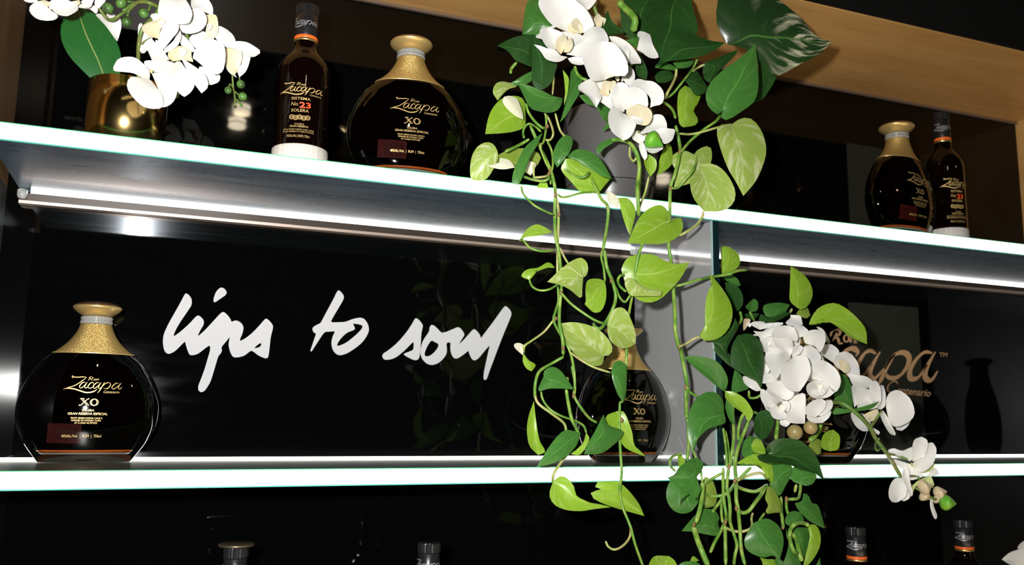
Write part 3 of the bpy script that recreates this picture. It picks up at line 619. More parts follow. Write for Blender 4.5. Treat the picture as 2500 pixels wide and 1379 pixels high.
# ---------------------------------------------------------------- leaves traced one by one: colour, crop, depth, tilt | stalk end | one edge | tip | other edge
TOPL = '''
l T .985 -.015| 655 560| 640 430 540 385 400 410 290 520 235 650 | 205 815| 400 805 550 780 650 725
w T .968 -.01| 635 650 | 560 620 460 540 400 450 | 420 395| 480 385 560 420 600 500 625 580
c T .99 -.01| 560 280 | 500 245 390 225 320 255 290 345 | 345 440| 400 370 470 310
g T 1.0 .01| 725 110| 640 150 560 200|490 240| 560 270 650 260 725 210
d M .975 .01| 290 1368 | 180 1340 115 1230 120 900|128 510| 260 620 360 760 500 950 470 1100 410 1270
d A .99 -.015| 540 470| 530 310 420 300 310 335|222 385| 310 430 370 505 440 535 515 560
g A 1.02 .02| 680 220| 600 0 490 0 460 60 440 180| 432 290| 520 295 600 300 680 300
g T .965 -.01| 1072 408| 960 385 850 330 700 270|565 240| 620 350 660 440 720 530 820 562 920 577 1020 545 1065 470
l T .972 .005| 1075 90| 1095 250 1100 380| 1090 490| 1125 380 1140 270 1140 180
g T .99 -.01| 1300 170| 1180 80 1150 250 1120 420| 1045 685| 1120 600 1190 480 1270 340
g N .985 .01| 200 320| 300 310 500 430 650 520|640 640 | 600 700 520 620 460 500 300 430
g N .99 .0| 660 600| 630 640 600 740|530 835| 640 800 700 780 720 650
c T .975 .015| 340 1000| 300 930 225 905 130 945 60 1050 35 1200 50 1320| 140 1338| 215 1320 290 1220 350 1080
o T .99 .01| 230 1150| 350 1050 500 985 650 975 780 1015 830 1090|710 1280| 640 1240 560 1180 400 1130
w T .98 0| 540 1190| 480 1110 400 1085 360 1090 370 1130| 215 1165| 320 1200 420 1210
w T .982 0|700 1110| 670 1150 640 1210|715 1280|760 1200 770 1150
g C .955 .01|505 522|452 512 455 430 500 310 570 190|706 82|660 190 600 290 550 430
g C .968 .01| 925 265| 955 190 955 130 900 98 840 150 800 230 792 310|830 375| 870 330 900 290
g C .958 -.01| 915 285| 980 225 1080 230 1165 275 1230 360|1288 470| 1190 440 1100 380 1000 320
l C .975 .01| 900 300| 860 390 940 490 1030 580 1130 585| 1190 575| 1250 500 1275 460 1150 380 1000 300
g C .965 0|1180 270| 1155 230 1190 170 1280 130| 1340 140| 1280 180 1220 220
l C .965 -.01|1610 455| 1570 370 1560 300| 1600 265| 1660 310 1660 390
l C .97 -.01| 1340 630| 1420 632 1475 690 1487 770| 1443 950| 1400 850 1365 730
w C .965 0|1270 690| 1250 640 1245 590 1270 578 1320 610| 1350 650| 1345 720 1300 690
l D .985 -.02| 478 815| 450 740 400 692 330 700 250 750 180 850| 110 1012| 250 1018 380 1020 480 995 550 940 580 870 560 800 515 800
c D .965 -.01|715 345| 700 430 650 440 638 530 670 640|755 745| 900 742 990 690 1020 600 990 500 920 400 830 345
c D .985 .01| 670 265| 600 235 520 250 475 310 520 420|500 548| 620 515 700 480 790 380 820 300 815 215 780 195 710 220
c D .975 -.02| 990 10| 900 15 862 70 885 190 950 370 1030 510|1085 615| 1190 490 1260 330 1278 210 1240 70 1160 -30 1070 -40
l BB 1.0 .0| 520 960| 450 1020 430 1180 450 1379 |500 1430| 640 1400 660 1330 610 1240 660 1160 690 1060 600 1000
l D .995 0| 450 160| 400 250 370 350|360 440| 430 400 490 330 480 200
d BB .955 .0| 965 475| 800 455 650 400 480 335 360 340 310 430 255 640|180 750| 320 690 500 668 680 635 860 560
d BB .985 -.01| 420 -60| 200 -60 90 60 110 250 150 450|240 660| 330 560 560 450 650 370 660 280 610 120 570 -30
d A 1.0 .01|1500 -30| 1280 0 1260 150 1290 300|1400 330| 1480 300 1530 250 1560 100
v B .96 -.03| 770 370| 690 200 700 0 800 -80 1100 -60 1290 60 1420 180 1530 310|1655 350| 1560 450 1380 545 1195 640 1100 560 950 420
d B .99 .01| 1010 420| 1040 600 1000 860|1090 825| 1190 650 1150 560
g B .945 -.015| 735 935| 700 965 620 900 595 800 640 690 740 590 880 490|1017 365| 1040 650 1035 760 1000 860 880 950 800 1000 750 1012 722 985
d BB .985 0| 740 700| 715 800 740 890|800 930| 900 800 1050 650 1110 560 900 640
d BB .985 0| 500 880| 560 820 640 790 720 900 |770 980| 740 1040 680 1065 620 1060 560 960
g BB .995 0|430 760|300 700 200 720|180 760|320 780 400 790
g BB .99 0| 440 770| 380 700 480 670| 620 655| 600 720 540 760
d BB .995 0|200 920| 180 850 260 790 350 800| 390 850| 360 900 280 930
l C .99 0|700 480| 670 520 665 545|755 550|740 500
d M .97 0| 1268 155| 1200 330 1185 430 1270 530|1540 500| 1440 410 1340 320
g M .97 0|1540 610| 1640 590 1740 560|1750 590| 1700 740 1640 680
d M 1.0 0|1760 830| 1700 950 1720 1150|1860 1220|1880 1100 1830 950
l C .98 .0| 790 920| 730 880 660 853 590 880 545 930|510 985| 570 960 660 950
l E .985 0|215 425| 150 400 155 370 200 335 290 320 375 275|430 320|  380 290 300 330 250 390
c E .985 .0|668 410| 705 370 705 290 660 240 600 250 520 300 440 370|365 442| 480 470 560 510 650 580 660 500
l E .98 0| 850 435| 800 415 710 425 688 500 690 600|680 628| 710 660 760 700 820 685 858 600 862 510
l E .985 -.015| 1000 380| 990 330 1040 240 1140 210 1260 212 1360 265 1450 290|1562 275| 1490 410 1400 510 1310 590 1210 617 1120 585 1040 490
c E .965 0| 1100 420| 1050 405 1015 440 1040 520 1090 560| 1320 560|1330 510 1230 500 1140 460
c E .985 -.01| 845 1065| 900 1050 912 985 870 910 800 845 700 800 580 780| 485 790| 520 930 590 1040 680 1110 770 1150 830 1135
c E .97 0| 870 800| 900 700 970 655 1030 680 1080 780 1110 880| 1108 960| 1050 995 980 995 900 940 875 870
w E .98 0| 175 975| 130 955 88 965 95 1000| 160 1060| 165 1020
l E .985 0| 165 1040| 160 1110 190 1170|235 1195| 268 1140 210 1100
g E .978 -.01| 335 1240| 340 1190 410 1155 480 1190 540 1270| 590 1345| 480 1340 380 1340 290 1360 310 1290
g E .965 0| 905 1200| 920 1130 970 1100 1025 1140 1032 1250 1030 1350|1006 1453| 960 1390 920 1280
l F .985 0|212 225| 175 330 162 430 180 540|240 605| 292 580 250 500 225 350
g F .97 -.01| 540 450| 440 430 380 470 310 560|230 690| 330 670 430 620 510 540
l F .98 0|580 450| 575 500 520 560|470 600|540 600 600 500
g F .965 -.01| 700 320| 640 440 590 530|563 602| 680 595 760 545 835 470 830 430 740 400 715 360
l F .985 0| 790 300| 720 330 725 390 800 480 860 560|995 618| 920 540 900 440 860 330 830 295
l F .97 -.015| 345 795| 320 880 350 950 430 990 540 1000 640 985| 752 973| 650 955 560 920 510 890 490 820 440 765 390 755
l F .985 0| 800 790| 660 795 640 830 690 850 620 860 612 890 650 925 760 970 880 1005| 987 1035| 950 950 890 870 830 810
g X .965 -.01| 590 700| 625 620 580 540 500 513 400 570 300 645 250 730|155 775| 240 850 330 920 430 980 520 1060 560 1000 590 900 520 800
g X .985 0| 520 870| 400 800 210 800 140 960 160 1100 250 1210 380 1242| 480 1200| 550 1100 560 990
g X .96 0|430 980|300 920 305 1030|295 1130|340 1060
l X .98 0| 330 440| 290 480 300 600 310 640| 380 590| 385 550 350 500
o X .992 0| 640 760| 600 900 590 1150|700 1160| 770 1130 800 1000 750 830 720 790
g Z .985 -.01| 1100 780| 1060 680 1085 590 1040 490 960 440 800 435 690 520 560 660|442 806| 620 815 750 840 900 870 1020 885 1100 840
l V .975 -.015| 468 330| 530 200 537 0 545 -120 580 -260 640 -390|612 -482| 750 -310 830 -190 880 -80 894 40 860 190 780 300 680 362 560 382 490 365
g V .975 -.01| 790 1040| 700 980 560 860 400 730| 258 588| 400 575 540 595 680 640 780 750 835 880 820 980
g H .965 -.01| 552 150| 545 60 490 -5 410 -10 330 40 280 130 255 260 268 360|303 458| 345 365 420 290 500 260 565 235
'''
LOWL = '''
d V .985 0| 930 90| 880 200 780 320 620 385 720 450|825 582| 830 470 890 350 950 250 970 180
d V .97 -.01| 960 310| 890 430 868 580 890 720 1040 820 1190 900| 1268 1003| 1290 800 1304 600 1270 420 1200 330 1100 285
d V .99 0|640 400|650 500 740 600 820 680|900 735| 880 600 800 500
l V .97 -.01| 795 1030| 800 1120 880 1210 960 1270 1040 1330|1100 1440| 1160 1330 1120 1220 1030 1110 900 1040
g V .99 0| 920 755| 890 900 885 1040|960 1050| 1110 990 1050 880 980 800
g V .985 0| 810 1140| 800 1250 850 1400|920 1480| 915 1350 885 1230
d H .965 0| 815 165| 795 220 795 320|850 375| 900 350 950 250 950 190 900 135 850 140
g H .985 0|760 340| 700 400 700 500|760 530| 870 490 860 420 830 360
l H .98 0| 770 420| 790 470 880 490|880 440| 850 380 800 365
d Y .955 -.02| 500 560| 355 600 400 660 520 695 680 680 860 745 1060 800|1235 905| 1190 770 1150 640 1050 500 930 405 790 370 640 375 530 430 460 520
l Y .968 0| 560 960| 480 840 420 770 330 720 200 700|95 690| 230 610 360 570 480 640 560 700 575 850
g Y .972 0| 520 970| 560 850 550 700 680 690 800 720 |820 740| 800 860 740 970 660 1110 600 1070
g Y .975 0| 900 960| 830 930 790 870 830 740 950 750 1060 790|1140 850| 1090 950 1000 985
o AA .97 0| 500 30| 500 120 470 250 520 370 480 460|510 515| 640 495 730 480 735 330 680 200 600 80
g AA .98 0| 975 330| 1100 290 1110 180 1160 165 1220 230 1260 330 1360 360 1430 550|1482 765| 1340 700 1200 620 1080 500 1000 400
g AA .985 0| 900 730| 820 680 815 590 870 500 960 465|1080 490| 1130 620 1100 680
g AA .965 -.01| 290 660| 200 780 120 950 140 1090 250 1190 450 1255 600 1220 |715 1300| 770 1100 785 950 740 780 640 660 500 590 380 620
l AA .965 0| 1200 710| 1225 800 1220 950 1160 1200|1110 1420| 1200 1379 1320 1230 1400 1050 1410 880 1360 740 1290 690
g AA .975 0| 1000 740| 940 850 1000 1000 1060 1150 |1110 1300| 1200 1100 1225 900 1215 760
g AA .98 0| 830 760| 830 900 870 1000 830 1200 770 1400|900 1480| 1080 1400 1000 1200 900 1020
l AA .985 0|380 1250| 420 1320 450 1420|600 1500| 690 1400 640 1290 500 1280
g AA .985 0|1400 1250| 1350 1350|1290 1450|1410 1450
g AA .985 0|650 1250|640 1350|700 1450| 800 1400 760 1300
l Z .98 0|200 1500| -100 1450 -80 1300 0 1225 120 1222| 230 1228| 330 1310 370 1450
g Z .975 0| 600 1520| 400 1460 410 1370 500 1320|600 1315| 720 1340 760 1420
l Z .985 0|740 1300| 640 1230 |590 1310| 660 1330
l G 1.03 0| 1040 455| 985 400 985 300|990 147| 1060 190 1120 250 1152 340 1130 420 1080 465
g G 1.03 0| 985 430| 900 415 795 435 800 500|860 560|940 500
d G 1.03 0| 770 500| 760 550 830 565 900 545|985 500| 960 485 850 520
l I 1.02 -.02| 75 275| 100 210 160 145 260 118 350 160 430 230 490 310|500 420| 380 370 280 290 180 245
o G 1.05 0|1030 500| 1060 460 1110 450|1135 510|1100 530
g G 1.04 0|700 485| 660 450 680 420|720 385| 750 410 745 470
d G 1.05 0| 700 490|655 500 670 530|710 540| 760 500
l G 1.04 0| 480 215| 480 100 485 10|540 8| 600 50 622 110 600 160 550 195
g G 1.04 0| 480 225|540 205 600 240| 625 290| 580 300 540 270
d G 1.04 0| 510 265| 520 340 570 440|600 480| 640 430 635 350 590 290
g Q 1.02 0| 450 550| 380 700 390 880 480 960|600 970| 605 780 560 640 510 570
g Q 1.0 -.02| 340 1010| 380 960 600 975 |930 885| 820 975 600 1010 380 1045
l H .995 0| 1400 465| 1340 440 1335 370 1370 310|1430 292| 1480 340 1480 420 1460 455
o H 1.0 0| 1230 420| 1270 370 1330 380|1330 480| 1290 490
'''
TOPV = '''
C .985 4.5 | 600 20 690 220 770 390 805 520 812 600 808 780 815 950 840 1080 860 1250 865 1400
E .985 4.5| 486 480 470 650 468 790 495 930 500 1060
C .988 3.5| 815 600 835 700 840 800 835 1000 830 1200 835 1379
E .988 3.5|455 480 460 600 435 690 420 770 480 890 550 1010 590 1180 600 1379
E .98 4 | 505 1070 400 1130 300 1195 265 1300 262 1420
F .98 3.5| 240 20 222 120 232 230 330 310 420 380 440 440
F .985 3| 262 100 268 200 320 280 400 330 500 365 560 400 580 450
F .985 4.5| 448 60 440 150 460 280 480 360 510 420 530 475
F .975 3.5| 530 480 470 570 400 660 350 740 343 800
F .985 3.5| 478 -20 498 100 495 190 540 270 600 345 655 380
F .975 3.5|815 230 812 400 818 560 828 730 815 850 835 970 890 1110 925 1240 990 1420
F .975 3|890 1110 885 1180 840 1240 780 1270 735 1250 715 1210
D .975 4|130 180 190 280 212 420 205 560 200 700 240 860 240 1000 200 1120 165 1320
E .978 3.5| 1100 420 1080 560 1055 700 1040 850 1030 1100 1015 1400 980 1460
D .975 3|290 450 260 580 215 700 200 775
D .985 4.5| 515 20 545 160 550 250 510 430 472 550 465 800 455 1010 480 1180
E .985 5| 1405 240 1425 480 1440 700 1445 860 1480 1020
V .985 5| 150 280 210 460 245 620 290 850 305 990 295 1200 300 1379
H .985 4| 240 -30 258 200 268 380 255 540
D .98 3.5|560 245 640 150 760 50 860 -20 907 -99
D .98 3|550 90 640 95 740 75 860 40 990 8
D .98 3|480 550 540 540 600 470 660 400 690 310 670 265
D .98 3|245 1000 330 920 420 850 478 815
D .975 3.5|750 745 735 800 690 860 600 920 545 950
C .975 3| 525 530 545 600 620 680 700 730 800 775
C .98 3|510 985 545 990 600 1050 700 1080 810 1070
C .98 3| 850 1050 900 1150 960 1230 1050 1300
E .98 3|215 425 240 480 300 512 380 505 460 460
E .978 3.5| 480 530 560 620 680 710 780 770 870 800
E .98 3|420 760 340 860 230 940 175 980 165 1040
C .975 4|1030 350 1090 420 1150 540 1200 640 1255 705 1250 850 1225 1000 1215 1070
E .98 3|835 160 820 230 840 320 852 435
E .978 4.5|845 160 868 320 920 450 942 560 925 650 870 760 815 832 770 822 755 790
E .975 3|940 480 975 570 1020 610 1060 560 1085 540
E .975 3.5| 1030 525 980 480 960 430 980 390 1010 385
E .975 3| 560 1035 650 1100 760 1160 900 1205
U .985 3.5|225 810 280 835 400 805 560 755 700 725 860 700 960 680 1070 640 1190 628
C .975 3|830 600 870 625 940 615 1030 590 1180 580
V .98 3.5| 205 455 290 420 380 360 470 325
V .98 3.5| 300 975 340 1040 400 1085 440 1100
T .975 3.5|660 470 690 570 760 670 840 740 880 745 905 725
T .98 3|870 580 920 650 960 760 965 830 930 880 880 880
T .98 3|640 860 630 790 660 720 710 700 780 740 830 790
T .97 4|700 870 620 920 520 970 430 1010
T .975 3| 990 580 1040 760 1095 840
T .98 3|880 570 890 720 860 900 820 950 880 1120 930 1230 940 1379
T .985 3|900 890 950 1000 965 1150 950 1230
T .975 3|750 1150 750 1280 770 1300 880 1290 920 1260
T .97 3.5|640 1290 720 1320 830 1340 910 1320 920 1270
T .96 3| 1100 1210 1180 1260 1270 1300 1340 1280 1370 1240
T .98 2.5|975 110 970 250 960 370
M .98 4|770 1010 800 1110 870 1190 960 1220
T .99 4| 490 130 500 80 560 10
BB .97 3.5|420 770 410 860 370 950 320 1040 290 1110
BB .98 3|660 650 620 740 560 830 480 930 380 1050 290 1110
BB .975 3.5|270 1140 350 1200 390 1260 410 1330
BB .985 3|740 720 660 760 600 800
M .97 9|1440 30 1540 130 1640 220 1690 320 1660 480
C .96 5|1290 140 1380 145 1450 180 1500 260 1520 370 1510 480 1505 560 1512 700 1515 780
C .962 3|1440 200 1440 280 1470 320 1500 290
X .97 3|330 470 280 475 210 510 190 570 200 630 260 690
H .98 3.5|395 725 450 690 540 640
H .97 5.5|380 720 378 800 360 920 325 1040
H .97 7|305 1070 335 1170 370 1260 425 1390
H .975 3|290 430 320 500 360 600 378 720
H .985 4|385 800 450 825 540 820 590 790 630 740 700 660 770 595
'''
LOWV = '''
H .975 4|665 375 670 280 695 190 740 145 820 160
H .965 4.5|748 225 710 320 670 420 645 520 640 600 648 700 650 850 665 930 680 1100 690 1250 720 1379
H .98 4|545 600 545 750 550 850 565 950 570 1010 560 1040 530 1090
H .975 4.5|560 1060 562 1200 565 1379
H .985 3.5| 530 820 530 950 540 1040
H .972 4|590 590 575 750 590 830 600 930 600 1030 630 1130 655 1220 640 1300 630 1379
H .97 4|655 745 700 770 790 790 850 770 900 735
H .965 4.5|655 930 700 960 750 945 800 880 860 800 890 740
H .97 3.5|660 700 720 670 800 645 860 645 895 690
H .985 4|535 850 490 910 460 950
H .98 4|560 1040 530 1100 480 1190 440 1280
H .975 3.5|570 1080 620 1105 700 1110 770 1085 800 1050
H .975 3|830 1030 880 960
H .985 3.5|1010 830 1015 960 1030 1090
AA .98 3.5| 1000 20 970 150
AA .978 3.5| 1070 10 1060 150 1030 250 940 265 840 270
AA .98 3.5|830 240 830 400 860 520
AA .975 4|720 420 750 520 770 680 780 740
AA .96 5|1200 710 1150 680 1050 665 960 700 900 780 885 900 910 1030 960 1150 1020 1180
AA .97 6| 940 850 1010 980 1040 1150 1090 1320
AA .98 3|260 500 240 600 250 700 200 780 80 815
G 1.03 3.5|620 480 630 540 600 590
G 1.04 3|690 480 725 550
G 1.03 3| 1000 460 985 490
G .985 3| 685 1060 690 1110 740 1110 770 1090
P .99 5|540 1000 530 1150 510 1320
P 1.0 6|1260 1060 1230 1180 1150 1290 1080 1340
H 1.0 3.5|560 300 580 400 590 500 595 590
H .99 3.5|545 280 560 380 570 480 575 600
H .985 4|620 60 625 200 630 350 615 480 600 590
'''
def plant(root, leaves, vines):
    for ln in leaves.strip().splitlines():
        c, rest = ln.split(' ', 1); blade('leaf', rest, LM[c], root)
    for i, ln in enumerate(vines.strip().splitlines()):
        r = float(ln.split('|')[0].split()[2]); vine('vine', ln, root, M_VINE2 if (i % 3 == 2 and r < 4) else M_VINE)
plant(pp, TOPL, TOPV); plant(pq, LOWL, LOWV)
# joints on the vines
for ln in ['C .984 772 400', 'C .984 812 605', 'C .984 845 770', 'C .984 815 952', 'C .984 1215 1070', 'C .984 1250 710', 'E .984 480 530', 'E .984 440 750', 'E .98 500 1000', 'E .978 905 430', 'V .985 155 280', 'V .985 210 455', 'V .985 290 975', 'D .984 552 245', 'D .984 475 552', 'D .975 240 1010', 'H .968 312 1055', 'F .984 490 190', 'F .984 475 350', 'F .974 830 360', 'F .974 893 1125', 'T .974 905 728', 'T .98 830 955', 'T .972 920 1265', 'X .98 610 860']:
    cr, Y, x, y = ln.split(); x0, y0, sc = CROP[cr]; bud('vine_node', cr, float(x), float(y), 6.5*sc, float(Y)-.002, M_NODE, pp, .6)
for ln in ['H .962 652 925', 'H .962 640 705', 'H .97 600 930', 'H .97 690 1250', 'H .97 565 1035', 'AA .974 775 735', 'AA .976 838 265', 'H .97 595 590']:
    cr, Y, x, y = ln.split(); x0, y0, sc = CROP[cr]; bud('vine_node', cr, float(x), float(y), 6.5*sc, float(Y)-.002, M_NODE, pq, .6)
# ---------------------------------------------------------------- orchids: flower > petals; each petal: kind crop depth tilt | base | edge | tip | edge
def flower(root, cr, cx, cy, rpx, Y, petals, lip=True):
    x0, y0, sc = CROP[cr]; c = at(x0+cx/sc, y0+cy/sc, Y-.004); r = rpx/sc*(c-Vector((0,0,ZC))).length/FPX
    V, F = [], []; n = 14
    prof = [(0,.35),(.25,.8),(.55,1.),(.8,.92),(.62,.72),(.3,.5),(.15,.2)] if lip else [(0,.3),(.3,.6),(.6,.5),(.8,.1)]
    r *= .8; q = Vector((random.uniform(-.5,.3), -1, random.uniform(-.35,.25))).normalized().to_track_quat('Z', 'Y')
    for z, w in prof:
        for k in range(n):
            a = 2*math.pi*k/n; ww = w*(1+.22*math.sin(3*a)); V.append(c + q @ Vector((ww*math.cos(a)*r*.9, ww*math.sin(a)*r*1.05, z*r)))
    for i in range(len(prof)-1):
        for k in range(n): F.append((i*n+k, i*n+(k+1) % n, (i+1)*n+(k+1) % n, (i+1)*n+k))
    F.append(tuple((len(prof)-1)*n+k for k in range(n)))
    f = pydata('flower', V, F, M_LIP if lip else PM['q'], root)
    for ln in petals.strip().splitlines():
        k, rest = ln.split(' ', 1)
        if rest.split('|')[0].split()[0] == '-': pass
        blade('petal', rest, PM[k], f, fold=-random.Random(rest).uniform(.3, .6), cup=1.3, N=15, ripple=.04, full=1.07)
    return f
def stems(root, txt, m=None):
    for ln in txt.strip().splitlines(): vine('stem', ln, root, m or M_OST)
OG = 'white orchid sprays'
# --- in the gold vase
o1 = empty('orchid_spray', wp(-.064, 1.06, ZUT+.02), 'white orchid spray arching out of the gold cylinder vase', 'orchid', OG)
flower(o1, 'L', 345, 860, 40, 1.005, '''
p L 1.01 -.02| 320 955| 260 950 130 880 -20 860 -105 850|-114 806| -60 720 40 692 150 705 260 790 320 870
p L 1.0 -.02| 330 960| 200 935 110 930 65 1000 80 1090 160 1200 260 1285|370 1310| 460 1290 470 1180 400 1050
p L 1.003 -.01|345 880| 420 1050 470 1180 440 1270 540 1265 620 1200|650 1120| 650 1040 600 950 570 880
p L 1.015 .0|330 870| 260 760 310 730 420 735|530 725| 620 760 640 790 560 860 440 870
''', False)
flower(o1, 'L', 720, 630, 55, 1.012, '''
p L 1.0 -.01| 640 740| 580 820 570 900 620 1030 680 1120|740 1165| 810 1110 855 1010 800 900 730 800 690 740
p L .993 .0|690 680| 760 820 830 960|945 1122| 1010 1060 1015 990 980 900 900 830 800 760
p L .998 -.015|840 700| 860 620 920 540 1030 475 1130 500 1210 540|1235 640| 1225 750 1190 850 1100 880 1000 820 900 740
p L 1.005 0|920 800| 910 860 950 950 1000 1010|1070 1020| 1150 980 1158 900 1100 870 1000 810
q L 1.012 0|600 740| 550 690 560 620 640 560|740 555| 810 600 820 690 840 740 720 720
p L 1.015 0|700 540| 680 480 710 420|760 450| 830 540 860 600 800 620
''')
flower(o1, 'L', 470, 290, 45, 1.015, '''
p L 1.0 -.01|480 600| 430 540 440 430 500 300 570 240|640 235| 668 290 660 370 600 450 530 540
p L 1.005 0|510 640|500 590 600 500 660 400|690 360|700 430 660 540 580 600
p L 1.02 0|560 720| 450 730 370 740|300 610| 380 560 400 480 480 600
p L 1.03 0|360 450| 290 600 220 625 190 500|180 400| 190 310 230 290 260 380
p L 1.02 0|440 250| 370 250|330 200| 345 172 420 165 450 190
q L 1.018 0|430 470| 300 420 240 350 260 300 340 260 | 410 240 | 500 170 580 180 590 210 520 260 450 360
p L 1.02 0|420 560|330 600 240 610|220 600|260 520 340 470
''')
flower(o1, 'L', 1050, 330, 45, 1.015, '''
p L .998 -.01|640 -60| 480 -40 445 60 445 170 560 280|680 290| 780 280 820 200 810 110 750 0 700 -40
p L 1.005 0|820 110| 840 220 780 290 670 300|720 390| 800 405 920 370 990 290 995 200 950 130 880 100
p L 1.012 0|820 -30| 830 90 900 100 980 140|1080 190| 1080 100 1040 20 980 -40
q L 1.016 0|1000 180| 1010 300 1000 400 1040 470|1090 470| 1140 370 1130 220 1090 175
''')
flower(o1, 'L', 1000, 470, 30, 1.022, '''
p L 1.02 0|830 420| 800 480 900 560|1000 500| 1050 450 960 380 900 400
p L 1.018 0|1130 480|1100 420 1130 330 1180 320|1260 360| 1320 420 1345 500 1260 520 1180 520
p L 1.024 0|850 560|800 480 840 440|980 460|1000 540 920 600
''', False)
flower(o1, 'L', 1340, 690, 50, 1.015, '''
p L 1.0 0|1210 560| 1200 520 1350 500 1480 510 1580 560 1650 610|1650 640| 1580 680 1500 670 1420 610
q L 1.008 0|1240 560| 1230 700 1270 830 1330 900|1390 840| 1430 700 1410 610 1350 570
p L 1.012 0|1420 610| 1430 750 1380 850|1400 930| 1480 850 1530 690 1500 640
p L 1.01 0|1250 700|1240 800 1290 880|1370 935|1330 860 1290 780
''')
flower(o1, 'K', 375, 100, 26, 1.03, '''
p K 1.02 0|370 120| 250 30 180 40 120 100 140 170 220 235|330 255| 410 240 450 190
p K 1.015 0|380 110| 360 30 420 0 560 0|700 60| 700 120 600 180 540 190 450 170
p K 1.03 0|200 30| 100 30 40 0|60 -30| 200 -20
q K 1.03 0|330 90|200 60 200 20|300 0|370 40
''')
flower(o1, 'K', 715, 45, 20, 1.03, '''
q K 1.02 0|700 60|580 80 600 30|720 0|730 40
p K 1.012 0|740 20| 780 80 850 85|900 0| 800 -20
p K 1.02 0|910 90| 920 0 1040 0|1000 60|960 100
p K 1.025 0|860 110|800 100 720 95 750 50|880 60|940 100 920 165
''')
flower(o1, 'K', 1090, 230, 24, 1.05, '''
p K 1.04 0|1080 190| 930 170 960 220 1060 330 1180 500|1200 470| 1230 330 1200 210
p K 1.045 0|1050 190|1060 170 1110 160|1160 180|1120 205 1080 205
''', False)
blade('strap_leaf', 'K 1.085 .01|1075 1100| 930 1010 860 960 640 740 540 590 490 430 510 250 570 150|690 98| 850 130 970 220 1100 370 1190 540 1230 690 1220 900 1180 1010', LM['s'], o1, fold=.12)
stems(o1, '''
K 1.02 3.5|960 100 1060 230 1130 240 1220 180 1330 120 1420 40 1500 25
L 1.02 4.5|0 130 130 50 230 20 330 40 430 100 380 200 300 270 220 380 190 550 185 720 190 900 180 980
L 1.02 2.5|220 530 330 460
L 1.0 2.2|1315 900 1330 1060 1345 1150 1350 1280
L 1.0 2|1330 1060 1290 1010 1270 1060
L 1.0 2|1350 1100 1400 1150
L 1.0 2|1360 1190 1430 1270
L 1.0 2|1400 930 1410 980
K 1.02 2.6|1305 270 1310 190 1330 120
L 1.02 2.6|250 160 310 120 330 50
K 1.02 2.6|1230 35 1330 20 1400 40
L 1.02 3|650 1180 680 1080 700 1000
L 1.02 3.5|760 400 790 470
''')
for cr, x, y, r_, a in (('K',1230,35,55,1.),('K',1070,100,55,2.2),('K',1305,265,55,-1.6),('L',250,160,50,3.3),('L',1418,1015,46,-1.2),('L',1265,1085,40,-1.8),('L',1440,1160,48,-.6),('L',1350,1280,18,-1.5),('L',1425,1265,18,-.8)):
    bud('bud', cr, x, y, r_, 1.012 if cr == 'K' else (1.015 if y < 400 else .998), M_BUDK, o1, 1.12, a, 0, True)
# --- in the middle of the hanging pothos
o2 = empty('orchid_spray', wp(.56, 1.03, ZUT+.14), 'white orchid spray among the pothos leaves above the upper shelf', 'orchid', OG)
flower(o2, 'M', 790, 420, 60, .955, '''
p M .965 -.015|640 480| 440 380 330 250 250 120 240 0|400 -60| 700 -20 850 80 950 180 1040 370 1030 420 880 500
q M .955 0|680 490| 660 400 700 370 760 420|800 500| 760 520
q M .95 0|860 520| 740 420 730 330 790 275|850 310| 890 400 885 470
p M .975 0|960 160| 880 110 760 20|800 -40| 1080 -30 1060 60 1000 130
p M .975 0|960 170| 990 300|1050 350| 1040 260
q M .97 0|1080 400|1060 320 1080 250|1130 200|1180 260 1240 290 1190 400
''')
flower(o2, 'M', 620, 720, 70, .945, '''
p M .95 -.01|500 760| 380 740 290 620 245 500 270 430|350 420| 460 450 560 500 600 600 540 700
p M .957 0|620 780| 600 600 560 500 720 500 880 540 | 900 600| 850 680 720 760
p M .945 -.01|660 870| 560 930 450 935 330 890 250 780|145 680| 250 700 350 740 480 770 560 850
p M .948 0|640 830| 720 750 860 660 1000 650 1100 700|1120 800| 1000 850 850 860
p M .95 0|880 640|  860 620 930 500 1020 430 1120 405|1210 440| 1260 530 1275 640 1150 640 1000 670
p M .962 0|270 600|175 560 260 490|440 380| 470 420 300 500
p M .952 0|660 890| 720 960 830 990|920 985| 900 870 780 865
q M .938 0|560 830| 490 740 500 600 570 540|640 540| 650 640 600 760
q M .936 0|600 800| 640 660 700 570|730 600| 740 700 680 790
''')
flower(o2, 'N', 600, 250, 40, .95, '''
p M .93 -.02|1230 1220| 1040 1220 950 1030 905 870 950 750 1050 660|1180 635| 1330 650 1450 760 1540 920 1565 1060 1530 1150 1380 1160 1280 1190
p N .94 -.01|520 250| 400 90 260 140 195 200 210 240 350 350|455 500| 500 400 530 330
p N .945 0|500 400| 560 440 680 520|700 480|720 300 600 300 520 320
q N .937 0|620 330| 520 290 540 180 560 110|660 110|640 200 640 300
q N .937 0|680 320| 640 200 660 120|700 100| 740 120 720 220
p N .945 0|500 260|450 120 480 60|600 90|620 200 580 280
''')
flower(o2, 'M', 1400, 700, 18, .975, '''
p M .97 0|1280 560| 1400 560 1560 640 1680 760 1780 920|1780 970| 1690 970 1600 960 1500 800 1380 690
p M .98 0|1720 760| 1740 640 1740 500 1830 490|1920 530| 1960 680 2040 860 1900 870 1800 800
p M .965 0|1520 1230| 1480 1240 1530 1080|1620 1020| 1670 1080 1680 1200 1600 1330
p M .962 0|1590 960|1480 820 1500 740|1560 690|1600 760 1600 880
q M .968 0|1420 1250|1390 1200 1400 1160|1450 1160|1450 1220
''', False)
